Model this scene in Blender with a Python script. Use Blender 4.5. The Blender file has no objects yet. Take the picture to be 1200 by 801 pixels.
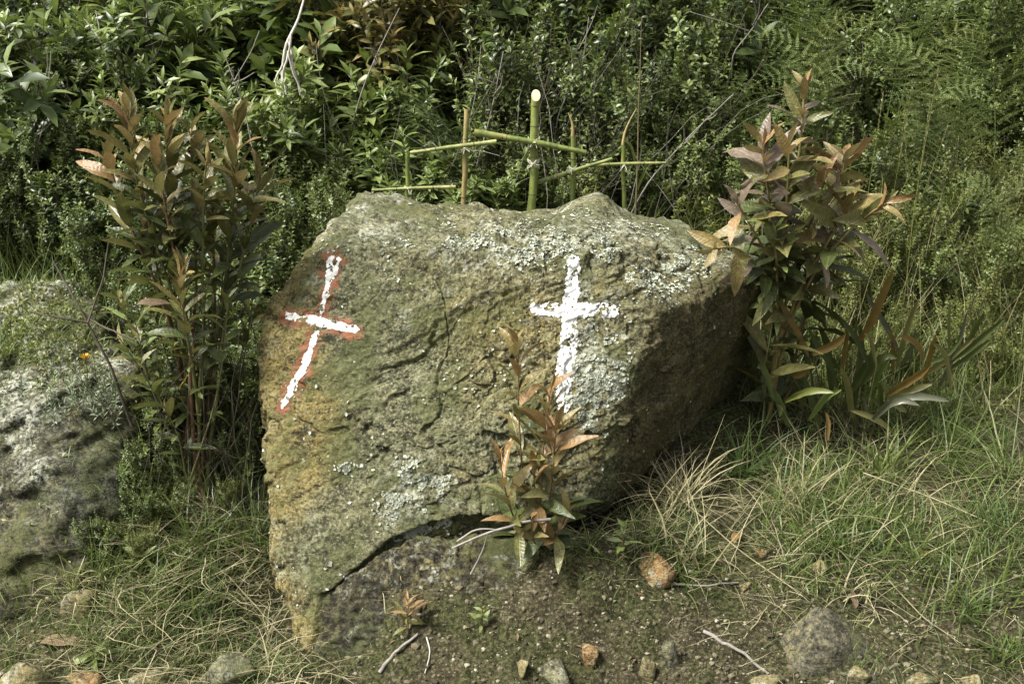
import bpy, bmesh, math, random
import numpy as np
from mathutils import Vector, Matrix
from mathutils.bvhtree import BVHTree

R = math.radians
random.seed(7)
rng = np.random.default_rng(7)
SC = bpy.context.scene
COL = SC.collection

# ------------------------------------------------------------------ camera, sky, sun, exposure
CAM_Z, PITCH, LENS = 1.75, R(15), 40.0
cam_d = bpy.data.cameras.new('camera'); cam = bpy.data.objects.new('camera', cam_d); COL.objects.link(cam)
cam.location = (0, 0, CAM_Z); cam.rotation_euler = (R(90) - PITCH, 0, 0)
cam_d.lens = LENS; cam_d.sensor_width = 36; cam_d.clip_start = .05; cam_d.clip_end = 500
SC.camera = cam
SUN_EL, SUN_AZ = R(54), R(-114)          # azimuth measured from +Y (away from the camera) towards +X
W = bpy.data.worlds.new('World'); SC.world = W; W.use_nodes = True
wn = W.node_tree.nodes; wl = W.node_tree.links
bgn = wn['Background']; sky = wn.new('ShaderNodeTexSky'); sky.sky_type = 'NISHITA'; sky.sun_disc = False
sky.sun_elevation = SUN_EL; sky.sun_rotation = SUN_AZ; sky.dust_density = 6; sky.air_density = 1.2
hs = wn.new('ShaderNodeHueSaturation'); hs.inputs['Saturation'].default_value = .35
wl.new(sky.outputs[0], hs.inputs['Color']); wl.new(hs.outputs[0], bgn.inputs[0]); bgn.inputs[1].default_value = .1
sd = bpy.data.lights.new('sun', 'SUN'); sd.energy = 4.1; sd.angle = R(16); sd.color = (1, .975, .93)
sun = bpy.data.objects.new('sun', sd); COL.objects.link(sun)
sdir = Vector((math.sin(SUN_AZ) * math.cos(SUN_EL), math.cos(SUN_AZ) * math.cos(SUN_EL), math.sin(SUN_EL)))
sun.rotation_euler = sdir.to_track_quat('Z', 'Y').to_euler()
sun.location = sdir * 20
SC.view_settings.view_transform = 'Standard'; SC.view_settings.look = 'None'
SC.view_settings.gamma = 1; SC.view_settings.exposure = .95
SC.render.engine = 'CYCLES'
SC.cycles.max_bounces = 6; SC.cycles.transparent_max_bounces = 4

FPX = 1200 * LENS / 36
def P(px, py, Y):
    """world point that the photograph shows at pixel (px, py) if it lies Y metres ahead"""
    u = (px - 600) / FPX; v = (400.5 - py) / FPX
    d = Vector((u, math.cos(PITCH) + v * math.sin(PITCH), -math.sin(PITCH) + v * math.cos(PITCH)))
    return Vector((0, 0, CAM_Z)) + d * (Y / d.y)
def PA(px, py, Y): return np.array(P(px, py, Y))

# ------------------------------------------------------------------ helpers
def prop(o, label=None, cat=None, group=None, kind=None):
    if label: o['label'] = label
    if cat: o['category'] = cat
    if group: o['group'] = group
    if kind: o['kind'] = kind
    return o

def mesh_np(name, V, F, mat=None, smooth=True):
    V = np.asarray(V, np.float32).reshape(-1, 3); F = np.asarray(F, np.int32)
    me = bpy.data.meshes.new(name); k = F.shape[1]
    me.vertices.add(len(V)); me.vertices.foreach_set('co', V.ravel())
    me.loops.add(F.size); me.loops.foreach_set('vertex_index', F.ravel())
    me.polygons.add(len(F)); me.polygons.foreach_set('loop_start', np.arange(0, F.size, k, dtype=np.int32))
    try: me.polygons.foreach_set('loop_total', np.full(len(F), k, np.int32))
    except Exception: pass
    me.polygons.foreach_set('use_smooth', np.full(len(F), smooth))
    me.update(calc_edges=True); me.validate()
    if mat: me.materials.append(mat)
    return me

def fattr(me, name, vals):
    a = me.attributes.new(name, 'FLOAT', 'POINT'); a.data.foreach_set('value', np.asarray(vals, np.float32))

def obj(name, me, parent=None, loc=None):
    o = bpy.data.objects.new(name, me); COL.objects.link(o)
    if parent: o.parent = parent
    if loc is not None: o.location = loc
    return o

def empty(name, loc):
    o = bpy.data.objects.new(name, None); COL.objects.link(o); o.location = loc; o.empty_display_size = .05
    return o

def copy_tree(o, parent=None):
    c = o.copy(); COL.objects.link(c); c.parent = parent
    for ch in list(o.children): copy_tree(ch, c)
    return c

class MB:
    def __init__(s): s.v = []; s.f = []; s.n = 0
    def add(s, V, F):
        V = np.asarray(V).reshape(-1, 3); s.v.append(V); s.f.append(np.asarray(F) + s.n); s.n += len(V)
    def mesh(s, name, mat, smooth=True):
        return mesh_np(name, np.concatenate(s.v), np.concatenate(s.f), mat, smooth)

def hash3(ix, iy, iz, seed):
    h = (ix.astype(np.uint64) * 374761393 + iy.astype(np.uint64) * 668265263 + iz.astype(np.uint64) * 2147483647 + np.uint64(seed * 974711 + 13)) & np.uint64(0xffffffff)
    h = ((h ^ (h >> np.uint64(13))) * np.uint64(1274126177)) & np.uint64(0xffffffff)
    h = ((h ^ (h >> np.uint64(15))) * np.uint64(2246822519)) & np.uint64(0xffffffff)
    h = h ^ (h >> np.uint64(16))
    return (h & np.uint64(0xffffff)).astype(np.float64) / 0xffffff
def vnoise(p, seed=0):
    p = np.asarray(p, float) + 1000.0
    i = np.floor(p).astype(np.int64); f = p - i; f = f * f * f * (f * (f * 6 - 15) + 10)
    out = 0
    for dx in (0, 1):
        wx = f[:, 0] if dx else 1 - f[:, 0]
        for dy in (0, 1):
            wy = f[:, 1] if dy else 1 - f[:, 1]
            for dz in (0, 1):
                wz = f[:, 2] if dz else 1 - f[:, 2]
                out = out + wx * wy * wz * hash3(i[:, 0] + dx, i[:, 1] + dy, i[:, 2] + dz, seed)
    return out * 2 - 1
def fbm(p, oct=4, seed=0, gain=.5, ridged=False):
    p = np.asarray(p, float); a = 1; s = 0; t = 0
    for k in range(oct):
        n = vnoise(p * 2.03 ** k + k * 17.3, seed + k)
        if ridged: n = 1 - 2 * np.abs(n)
        s = s + a * n; t += a; a *= gain
    return s / t

def smooth01(x, a, b):
    t = np.clip((x - a) / (b - a), 0, 1); return t * t * (3 - 2 * t)

# ------------------------------------------------------------------ materials
class NT:
    def __init__(s, name):
        s.m = bpy.data.materials.new(name); s.m.use_nodes = True
        s.t = s.m.node_tree; s.N = s.t.nodes; s.L = s.t.links; s.b = s.N['Principled BSDF']; s.out = s.N['Material Output']
    def new(s, t, **kw):
        n = s.N.new(t)
        for k, v in kw.items(): setattr(n, k, v)
        return n
    def link(s, a, b): s.L.new(a, b)
    def val(s, sock, v):
        if hasattr(v, 'is_linked') or hasattr(v, 'links'): s.L.new(v, sock)
        else: sock.default_value = v
    def coord(s): return s.new('ShaderNodeTexCoord').outputs['Object']
    def noise(s, vec, scale, detail=4, rough=.55, dist=0):
        n = s.new('ShaderNodeTexNoise'); s.L.new(vec, n.inputs['Vector'])
        n.inputs['Scale'].default_value = scale; n.inputs['Detail'].default_value = detail
        n.inputs['Roughness'].default_value = rough; n.inputs['Distortion'].default_value = dist
        return n.outputs['Fac']
    def voro(s, vec, scale, feature='F1', out='Distance'):
        n = s.new('ShaderNodeTexVoronoi', feature=feature); s.L.new(vec, n.inputs['Vector']); n.inputs['Scale'].default_value = scale
        return n.outputs[out]
    def ramp(s, fac, stops):
        n = s.new('ShaderNodeValToRGB'); s.L.new(fac, n.inputs[0]); e = n.color_ramp.elements
        while len(e) < len(stops): e.new(.5)
        for q, (p, c) in zip(e, stops):
            q.position = p; q.color = (c, c, c, 1) if not hasattr(c, '__len__') else (*c, 1)
        return n.outputs[0]
    def mix(s, fac, a, b, mode='MIX'):
        n = s.new('ShaderNodeMix', data_type='RGBA', blend_type=mode); s.val(n.inputs[0], fac)
        for sock, v in ((n.inputs[6], a), (n.inputs[7], b)):
            s.val(sock, v if not isinstance(v, tuple) else (*v, 1))
        return n.outputs[2]
    def math(s, op, a, b=0.0):
        n = s.new('ShaderNodeMath', operation=op); s.val(n.inputs[0], a); s.val(n.inputs[1], b); return n.outputs[0]
    def attr(s, name): return s.new('ShaderNodeAttribute', attribute_name=name).outputs['Fac']
    def bump(s, h, strength, dist, prev=None):
        n = s.new('ShaderNodeBump'); s.L.new(h, n.inputs['Height']); n.inputs['Strength'].default_value = strength
        n.inputs['Distance'].default_value = dist
        if prev: s.L.new(prev, n.inputs['Normal'])
        return n.outputs[0]
    def mapping(s, vec, scale, rot=(0, 0, 0)):
        n = s.new('ShaderNodeMapping'); s.L.new(vec, n.inputs[0]); n.inputs['Scale'].default_value = scale; n.inputs['Rotation'].default_value = rot
        return n.outputs[0]

def leaf_mat(name, stops, rough=.42, trans=.25, tcol=None, vein=0, spec=.5):
    m = NT(name); g = m.new('ShaderNodeNewGeometry'); oi = m.new('ShaderNodeObjectInfo')
    f = m.math('ADD', m.math('MULTIPLY', g.outputs['Random Per Island'], .72), m.math('MULTIPLY', oi.outputs['Random'], .28))
    col = m.ramp(f, stops)
    nz = m.noise(m.coord(), 28, 3)
    col = m.mix(.55, col, m.ramp(nz, [(.3, .62), (.72, 1.25)]), 'MULTIPLY')
    if vein:
        nz2 = m.noise(m.coord(), 7, 4, .65); col = m.mix(.7, col, m.ramp(nz2, [(.36, .6), (.64, 1.3)]), 'MULTIPLY')
        sx = m.new('ShaderNodeSeparateXYZ'); m.link(m.coord(), sx.inputs[0]); ax = m.math('ABSOLUTE', sx.outputs[0])
        rib = m.ramp(ax, [(.004, 1.), (.013, 0.)]); w = m.math('SINE', m.math('MULTIPLY', m.math('SUBTRACT', sx.outputs[1], m.math('MULTIPLY', ax, .8)), 75.))
        col = m.mix(m.math('MULTIPLY', rib, .4), col, m.mix(.5, col, (.42, .36, .2))); col = m.mix(m.math('MULTIPLY', m.ramp(w, [(.75, 0.), (1., 1.)]), .06), col, m.mix(.5, col, (.3, .27, .14)))
        h = m.math('ADD', m.math('MULTIPLY', w, .1), m.math('MULTIPLY', rib, -1.)); m.link(m.bump(m.math('ADD', h, m.math('MULTIPLY', nz2, 2.)), .25, .012), m.b.inputs['Normal'])
    m.link(col, m.b.inputs['Base Color']); m.b.inputs['Roughness'].default_value = rough; m.b.inputs['Specular IOR Level'].default_value = spec
    tr = m.new('ShaderNodeBsdfTranslucent'); mx = m.new('ShaderNodeMixShader')
    tc = m.mix(.6, col, tcol or (.16, .22, .03)); m.link(tc, tr.inputs[0])
    mx.inputs[0].default_value = trans; m.link(m.b.outputs[0], mx.inputs[1]); m.link(tr.outputs[0], mx.inputs[2]); m.link(mx.outputs[0], m.out.inputs[0])
    return m.m

def cane_mat(name, c1, c2, c3):
    m = NT(name); c = m.coord(); n = m.noise(m.mapping(c, (1, 1, .3)), 30, 5, .65); n2 = m.noise(m.mapping(c, (1, 1, .45)), 11, 4, .6); n3 = m.noise(c, 95, 3, .6)
    col = m.mix(m.ramp(n, [(.4, 0.), (.6, 1.)]), c1, c2); col = m.mix(m.ramp(n2, [(.54, 0.), (.63, .85)]), col, c3); col = m.mix(m.ramp(n3, [(.62, 0.), (.68, .8)]), col, (.03, .028, .012))
    m.link(col, m.b.inputs['Base Color']); m.b.inputs['Roughness'].default_value = .45; m.link(m.bump(n, .35, .004), m.b.inputs['Normal']); return m.m
def flat_mat(name, c1, c2, scale=30, rough=.8, bump=.3, stretch=(1, 1, 1)):
    m = NT(name); v = m.mapping(m.coord(), stretch); n = m.noise(v, scale, 5, .6)
    oi = m.new('ShaderNodeObjectInfo')
    col = m.mix(m.ramp(n, [(.3, 0.), (.7, 1.)]), c1, c2)
    m.link(col, m.b.inputs['Base Color']); m.b.inputs['Roughness'].default_value = rough
    m.link(m.bump(n, bump, .004), m.b.inputs['Normal']); return m.m

def island_mat(name, stops, rough=.7, trans=.15):
    return leaf_mat(name, stops, rough, trans, spec=.25)

def rock_mat(name, ochre=(.19, .145, .044), grey=(.105, .106, .054), dark=(.022, .021, .01), light=(.33, .32, .2), useattr=True, seed=0.):
    m = NT(name); c0 = m.coord(); ad = m.new('ShaderNodeVectorMath', operation='ADD'); m.link(c0, ad.inputs[0]); ad.inputs[1].default_value = (seed, seed * 2, seed * 3); c = ad.outputs[0]
    n1 = m.noise(c, 3.2, 5, .6, .4); n2 = m.noise(c, 11, 6, .65, .3); n3 = m.noise(c, 46, 5, .7); n4 = m.noise(c, 120, 3, .7)
    och = m.attr('ochre') if useattr else n1
    base = m.mix(m.ramp(m.math('ADD', m.math('MULTIPLY', n1, .6), m.math('MULTIPLY', och, .55)), [(.32, 0.), (.72, 1.)]), grey, ochre)
    base = m.mix(m.ramp(n2, [(.38, .95), (.54, 0.)]), base, m.mix(.65, base, dark))
    # speckle of crystals and tiny crustose growth
    base = m.mix(m.ramp(n3, [(.51, 0.), (.61, .6)]), base, m.mix(m.ramp(n1, [(.4, 0.), (.6, 1.)]), light, (.24, .2, .085)))
    base = m.mix(m.ramp(n3, [(.38, .9), (.47, 0.)]), base, dark)
    base = m.mix(m.ramp(n4, [(.54, 0.), (.64, .55)]), base, light)
    base = m.mix(m.ramp(n4, [(.36, .8), (.46, 0.)]), base, dark)
    # pale lichen
    lw = m.noise(c, 7.5, 6, .7, .8); lf = m.noise(c, 75, 3, .6)
    la = m.attr('lichen') if useattr else m.math('MULTIPLY', n1, .45)
    lm = m.math('MULTIPLY', m.ramp(m.math('ADD', lw, m.math('MULTIPLY', la, .34)), [(.62, 0.), (.74, 1.)]), m.ramp(lf, [(.42, 0.), (.56, 1.)]))
    base = m.mix(m.math('MULTIPLY', lm, .85), base, (.4, .41, .32))
    # moss
    mo = m.noise(c, 5, 5, .65); base = m.mix(m.math('MULTIPLY', m.ramp(m.math('ADD', mo, m.math('MULTIPLY', n3, .5)), [(.74, 0.), (.84, .75)]), .8), base, (.06, .07, .02))
    if useattr:
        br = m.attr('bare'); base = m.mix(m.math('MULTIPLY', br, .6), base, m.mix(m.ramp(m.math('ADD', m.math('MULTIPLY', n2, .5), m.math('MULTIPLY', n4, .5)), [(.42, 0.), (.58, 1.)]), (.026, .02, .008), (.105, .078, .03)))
    m.link(base, m.b.inputs['Base Color']); m.b.inputs['Roughness'].default_value = .88; m.b.inputs['Specular IOR Level'].default_value = .25
    st = m.noise(m.mapping(c, (1, 1, 4.5), (.1, .35, 0)), 9, 6, .65, 1.2)
    b1 = m.bump(m.math('ADD', n2, m.math('MULTIPLY', st, .7)), .55, .02); b2 = m.bump(n3, .8, .008, b1); b3 = m.bump(n4, .7, .003, b2); b4 = m.bump(lm, .6, .004, b3)
    m.link(b4, m.b.inputs['Normal']); return m.m

M = {}
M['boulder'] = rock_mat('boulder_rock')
M['outcrop'] = rock_mat('outcrop_rock', ochre=(.075, .07, .03), grey=(.048, .05, .032), dark=(.016, .015, .009), light=(.17, .17, .12), seed=3.1)
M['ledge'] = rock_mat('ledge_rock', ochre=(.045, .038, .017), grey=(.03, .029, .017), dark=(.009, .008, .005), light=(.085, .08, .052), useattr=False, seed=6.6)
M['stone'] = rock_mat('field_stone', ochre=(.2, .155, .065), grey=(.14, .125, .075), useattr=False, seed=5.2)
M['stone_rust'] = rock_mat('rust_stone', ochre=(.3, .15, .05), grey=(.22, .14, .06), useattr=False, seed=8.2)
M['stone_grey'] = rock_mat('grey_stone', ochre=(.14, .13, .08), grey=(.13, .13, .1), useattr=False, seed=2.2)

M['stone_pyr'] = rock_mat('pyramid_stone', ochre=(.13, .088, .034), grey=(.075, .072, .048), dark=(.02, .018, .01), light=(.17, .16, .11), seed=9.7)

def soil_mat():
    m = NT('soil'); c = m.coord()
    n1 = m.noise(c, 2.2, 5, .6); n2 = m.noise(c, 17, 6, .7); n3 = m.noise(c, 90, 4, .7); v = m.voro(c, 55)
    col = m.mix(m.ramp(n1, [(.35, 0.), (.65, 1.)]), (.032, .027, .013), (.056, .048, .025))
    col = m.mix(m.ramp(n2, [(.3, .9), (.52, 0.)]), col, (.024, .021, .01))
    col = m.mix(m.ramp(n3, [(.53, 0.), (.63, .8)]), col, (.15, .135, .085))
    col = m.mix(m.ramp(n3, [(.38, .9), (.47, 0.)]), col, (.016, .014, .008))
    mo = m.noise(c, 6, 5, .7); col = m.mix(m.ramp(mo, [(.4, 0.), (.54, .85)]), col, m.mix(m.ramp(n3, [(.42, 0.), (.58, 1.)]), (.014, .016, .006), (.058, .062, .022)))
    m.link(col, m.b.inputs['Base Color']); m.b.inputs['Roughness'].default_value = .95; m.b.inputs['Specular IOR Level'].default_value = .15
    b = m.bump(n2, .7, .02); b = m.bump(n3, .8, .006, b); m.link(b, m.b.inputs['Normal']); return m.m
M['soil'] = soil_mat()

def paint_mat(name, c1, c2, pos):
    m = NT(name); c = m.coord(); n = m.noise(c, 120, 4, .7); n2 = m.noise(c, 30, 4, .6)
    m.link(m.mix(m.ramp(n2, pos), c1, c2), m.b.inputs['Base Color']); m.b.inputs['Roughness'].default_value = .75
    m.link(m.bump(n, .3, .002), m.b.inputs['Normal']); return m.m
M['white_paint'] = paint_mat('white_paint', (.48, .47, .41), (.76, .76, .72), [(.36, 0.), (.5, 1.)])
M['red_paint'] = paint_mat('red_paint', (.2, .065, .022), (.12, .075, .03), [(.4, 0.), (.68, 1.)])

M['lichen'] = island_mat('lichen', [(0, (.22, .24, .16)), (.5, (.42, .44, .34)), (1, (.6, .6, .5))], .9, .05)
M['grass'] = leaf_mat('grass_blade', [(0, (0.032, 0.056, 0.015)), (0.3, (0.069, 0.112, 0.027)), (0.62, (0.12, 0.18, 0.047)), (0.82, (0.22, 0.253, 0.089)), (1, (0.33, 0.349, 0.168))], .5, .3, (.2, .24, .05), spec=.35)
M['grass_green'] = leaf_mat('green_grass', [(0, (0.049, 0.077, 0.019)), (0.5, (0.098, 0.145, 0.033)), (0.85, (0.168, 0.207, 0.051)), (1, (0.295, 0.279, 0.124))], .45, .3, (.2, .26, .05), spec=.4)
M['straw'] = island_mat('dry_straw', [(0, (.13, .11, .05)), (.35, (.28, .25, .13)), (.75, (.46, .41, .25)), (1, (.52, .48, .33))], .7, .15)
M['lf_dark'] = leaf_mat('dark_leaf', [(0, (0.028, 0.044, 0.014)), (0.45, (0.069, 0.101, 0.03)), (0.85, (0.126, 0.169, 0.049)), (1, (0.253, 0.26, 0.074))], .36, .25)
M['lf_mid'] = leaf_mat('mid_leaf', [(0, (0.041, 0.062, 0.017)), (0.45, (0.107, 0.146, 0.04)), (0.85, (0.19, 0.234, 0.068)), (1, (0.316, 0.325, 0.111))], .38, .28)
M['lf_light'] = leaf_mat('light_leaf', [(0, (0.088, 0.124, 0.031)), (0.5, (0.19, 0.247, 0.074)), (0.9, (0.291, 0.351, 0.123)), (1, (0.417, 0.429, 0.185))], .42, .3)
M['lf_yellow'] = leaf_mat('yellow_green_leaf', [(0, (0.064, 0.083, 0.017)), (0.5, (0.14, 0.166, 0.037)), (1, (0.279, 0.287, 0.084))], .42, .3)
M['lf_grey'] = leaf_mat('grey_green_leaf', [(0, (.13, .17, .1)), (.5, (.24, .29, .19)), (1, (.38, .42, .3))], .7, .15, (.2, .25, .1), spec=.2)
M['lf_bronze'] = leaf_mat('bronze_leaf', [(0, (0.14, 0.128, 0.041)), (0.45, (0.224, 0.184, 0.063)), (0.8, (0.309, 0.233, 0.089)), (1, (0.43, 0.331, 0.168))], .4, .25, (.2, .14, .03))
M['lf_rust'] = leaf_mat('rust_leaf', [(0, (0.191, 0.126, 0.047)), (0.5, (0.272, 0.168, 0.066)), (1, (0.381, 0.253, 0.118))], .4, .28, (.33, .15, .045))
M['lf_olive'] = leaf_mat('olive_leaf', [(0, (0.094, 0.108, 0.033)), (0.5, (0.159, 0.159, 0.053)), (1, (0.261, 0.223, 0.084))], .32, .25, (.2, .18, .03))
M['lf_deep'] = leaf_mat('deep_green_leaf', [(0, (0.037, 0.053, 0.015)), (0.6, (0.069, 0.09, 0.025)), (1, (0.127, 0.144, 0.044))], .4, .18)
M['lf_pale'] = leaf_mat('pale_mauve_leaf', [(0, (0.124, 0.097, 0.06)), (0.6, (0.192, 0.147, 0.105)), (1, (0.335, 0.27, 0.228))], .36, .2, (.18, .14, .05))
M['lf_tan'] = leaf_mat('tan_strap_leaf', [(0, (.15, .095, .024)), (.6, (.2, .13, .036)), (1, (.26, .18, .06))], .5, .2, (.3, .2, .03))
M['lf_dead'] = island_mat('dead_leaf', [(0, (.075, .05, .026)), (.6, (.16, .105, .055)), (1, (.3, .22, .13))], .7, .15)
M['lf_gold'] = leaf_mat('golden_leaf', [(0, (.55, .36, .03)), (1, (.62, .42, .06))], .45, .25, (.6, .4, .03))
M['petal'] = leaf_mat('yellow_petal', [(0, (.62, .36, .02)), (1, (.75, .45, .03))], .5, .2, (.7, .4, .03))
M['lf_sky_sheen'] = leaf_mat('sky_sheen_strap_leaf', [(0, (0.059, 0.068, 0.038)), (1, (0.119, 0.122, 0.077))], .4, .15)  # grey sheen of sky reflected on strap leaves, put into the base colour
M['stem_red'] = flat_mat('reddish_stem', (.1, .055, .03), (.19, .11, .05), 40, .6, .3)
M['stem_green'] = flat_mat('green_stem', (.09, .1, .03), (.17, .16, .06), 40, .6, .3)
M['bark'] = flat_mat('dark_bark', (.035, .028, .018), (.1, .082, .055), 45, .9, .5, (1, 1, .25))
M['bark_pale'] = flat_mat('bleached_wood', (.3, .28, .23), (.52, .5, .43), 50, .85, .4, (1, 1, .25))
M['bark_grey'] = flat_mat('grey_twig', (.14, .125, .1), (.3, .28, .24), 50, .85, .4, (1, 1, .25))
M['cane'] = cane_mat('green_cane', (.085, .12, .024), (.18, .21, .05), (.24, .23, .07))
M['cane_pale'] = cane_mat('pale_cane', (.16, .19, .05), (.28, .29, .1), (.34, .3, .13))
M['cane_dry'] = cane_mat('dry_cane', (.2, .15, .055), (.33, .26, .11), (.14, .16, .04))
M['cut'] = flat_mat('cut_pith', (.36, .31, .17), (.5, .46, .3), 60, .7, .2)
M['node'] = flat_mat('cane_node', (.05, .05, .018), (.1, .1, .03), 60, .6, .2)
M['string'] = flat_mat('pale_string', (.36, .36, .26), (.55, .54, .43), 120, .85, .3)
M['pebble'] = island_mat('pebble', [(0, (.03, .026, .015)), (.5, (.075, .064, .038)), (.85, (.17, .15, .09)), (1, (.38, .35, .27))], .85, 0)

# ------------------------------------------------------------------ terrain
ctrl = []
def cp(px, py, Y): p = P(px, py, Y); ctrl.append((p.x, p.y, p.z))
for px in (-100, 100, 300, 500, 700, 900, 1100, 1300): cp(px, 801, 2.76)
for a in [(450, 705, 2.98), (560, 680, 3.02), (650, 645, 3.06), (750, 628, 3.18), (850, 590, 3.38), (860, 680, 3.08), (960, 650, 3.16), (950, 545, 3.66), (1100, 650, 3.22), (1250, 650, 3.2),
          (1100, 510, 3.85), (1230, 450, 4.2), (1230, 320, 5.0), (1010, 475, 4.15), (900, 490, 3.9), (345, 800, 2.82), (390, 790, 2.86), (300, 770, 2.9), (200, 700, 3.02), (250, 610, 3.3), (225, 560, 3.5), (100, 720, 2.98), (-60, 720, 2.98), (0, 600, 3.35),
          (270, 500, 3.75), (250, 400, 4.3), (100, 345, 4.35), (-100, 345, 4.4), (600, 400, 3.9), (500, 310, 4.5), (750, 310, 4.5), (900, 330, 4.7), (560, 700, 3.5)]: cp(*a)
for x in (-5, -2.5, 0, 2.5, 5):
    ctrl += [(x, 5.5, 1.15 + .02 * abs(x)), (x, 6.8, 1.75), (x, 8.5, 2.9), (x, 1.5, .0), (x, 0, -.02), (x, -4, -.05)]
for x in (-30, -10, 10, 30):
    ctrl += [(x, 14, 6.5), (x, 30, 13), (x, 70, 22), (x, 3, .3), (x, -15, -.3), (x, -50, -1)]
ctrl = np.array(ctrl)
def kern(a, b): return np.sqrt(((a[:, None, :2] - b[None, :, :2]) ** 2).sum(-1) + .06)
_A = kern(ctrl, ctrl); n_ = len(ctrl)
_S = np.block([[_A + 1e-3 * np.eye(n_), np.ones((n_, 1))], [np.ones((1, n_)), np.zeros((1, 1))]])
_w = np.linalg.solve(_S, np.append(ctrl[:, 2], 0))
def H(x, y):
    x = np.atleast_1d(np.asarray(x, float)); y = np.atleast_1d(np.asarray(y, float)); q = np.stack([x, y], 1); out = np.empty(len(q))
    for i in range(0, len(q), 20000): out[i:i + 20000] = kern(q[i:i + 20000], ctrl) @ _w[:-1] + _w[-1]
    p3 = np.stack([x, y, 0 * x], 1)
    near = np.exp(-((y - 3.5) / 6) ** 2)
    return out + near * (.028 * fbm(p3 * 4, 3, 5) + .017 * fbm(p3 * 16, 3, 9) + .007 * fbm(p3 * 55, 2, 11)) + (1 - near) * .3 * fbm(p3 * .15, 3, 21)
def H1(x, y): return float(H(x, y)[0])

def spaced(lo, a, b, hi, dense, coarse):
    core = np.linspace(a, b, dense); s = np.linspace(0, 1, coarse + 1)[1:] ** 2.6
    return np.concatenate([(a + (lo - a) * s)[::-1], core, b + (hi - b) * s])
gx = spaced(-80, -2.1, 2.1, 80, 480, 40); gy = spaced(-60, 2.5, 4.9, 90, 290, 40)
X, Y = np.meshgrid(gx, gy); Z = H(X.ravel(), Y.ravel())
V = np.stack([X.ravel(), Y.ravel(), Z], 1); nx, ny = len(gx), len(gy)
ii = (np.arange(ny - 1)[:, None] * nx + np.arange(nx - 1)[None]).ravel()
ground = obj('ground', mesh_np('ground', V, np.stack([ii, ii + 1, ii + nx + 1, ii + nx], 1), M['soil'])); ground['kind'] = 'structure'

# ------------------------------------------------------------------ rocks
def hull_planes(pts):
    bm = bmesh.new()
    for p in pts: bm.verts.new(p)
    bmesh.ops.convex_hull(bm, input=bm.verts[:]); bm.normal_update(); out = []
    bm.faces.ensure_lookup_table()
    for f in bm.faces:
        n = np.array(f.normal); h = float(n @ np.array(f.verts[0].co))
        if f.calc_area() < 1e-6: continue
        if any(n @ a > .985 and abs(h - b) < .03 for a, b in out): continue
        out.append((n, h))
    bm.free(); return out
def star(planes, c, D, p):
    s = 0
    for n, h in planes:
        s = s + (np.clip(D @ n, 0, None) / max(h - n @ c, .01)) ** p
    return 1 / s ** (1 / p)
def sphere_dirs(nlat, lons):
    lat = np.linspace(0, math.pi, nlat)[1:-1]; A, B = np.meshgrid(lons, lat)
    D = np.stack([np.sin(B) * np.cos(A), np.sin(B) * np.sin(A), np.cos(B)], -1).reshape(-1, 3)
    D = np.concatenate([D, [[0, 0, 1], [0, 0, -1]]]); nl = len(lons); nr = nlat - 2
    i = (np.arange(nr - 1)[:, None] * nl + np.arange(nl)[None]); j = (np.arange(nr - 1)[:, None] * nl + (np.arange(nl)[None] + 1) % nl)
    Q = np.stack([i, i + nl, j + nl, j], -1).reshape(-1, 4)
    top = nr * nl; bot = top + 1; k = np.arange(nl); k1 = (k + 1) % nl
    T1 = np.stack([np.full(nl, top), k, k1, k1], 1); T2 = np.stack([np.full(nl, bot), (nr - 1) * nl + k1, (nr - 1) * nl + k, (nr - 1) * nl + k], 1)
    return D, Q, np.concatenate([T1, T2])[:, :3]
def mesh_mixed(name, V, Q, T, mat):
    me = bpy.data.meshes.new(name); me.vertices.add(len(V)); me.vertices.foreach_set('co', np.asarray(V, np.float32).ravel())
    lv = np.concatenate([Q.ravel(), T.ravel()]).astype(np.int32); me.loops.add(len(lv)); me.loops.foreach_set('vertex_index', lv)
    st = np.concatenate([np.arange(len(Q)) * 4, len(Q) * 4 + np.arange(len(T)) * 3]).astype(np.int32)
    me.polygons.add(len(st)); me.polygons.foreach_set('loop_start', st); me.polygons.foreach_set('use_smooth', np.ones(len(st), bool))
    me.update(calc_edges=True); me.validate(); me.materials.append(mat); return me

# the boulder
bp = [(374, 815, 2.9), (360, 760, 2.93), (322, 690, 3.05), (309, 600, 3.15), (305, 480, 3.28), (306, 365, 3.47), (318, 420, 3.95), (345, 640, 3.9),
      (343, 296, 3.62), (392, 252, 3.8), (428, 230, 4.0), (560, 241, 4.08), (780, 252, 4.14), (835, 281, 4.08), (912, 316, 3.82), (904, 345, 3.86),
      (395, 300, 3.52), (520, 292, 3.5), (670, 296, 3.47), (768, 368, 3.4), (868, 452, 3.98), (742, 450, 3.335), (684, 600, 3.15), (540, 650, 3.05), (450, 720, 2.98),
      (765, 565, 3.78), (850, 490, 4.2), (560, 760, 3.6), (430, 800, 3.5), (880, 380, 4.25), (430, 300, 4.3), (740, 330, 4.5), (600, 330, 4.5)]
bpts = [PA(*a) for a in bp]; bc = np.mean([PA(600, 430, 3.6), PA(560, 470, 3.6)], 0)
planes = hull_planes([Vector(p) for p in bpts])
lon = np.concatenate([np.linspace(R(172), R(380), 800, endpoint=False), np.linspace(R(20), R(172), 80, endpoint=False)])
D, Q, T = sphere_dirs(540, lon)
r = star(planes, bc, D, 110)
P0 = bc + D * r[:, None]
def dirto(px, py, Y): d = PA(px, py, Y) - bc; return d / np.linalg.norm(d)
def blob(px, py, Y, s): return np.exp(-((D - dirto(px, py, Y)) ** 2).sum(1) / s ** 2)
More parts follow.
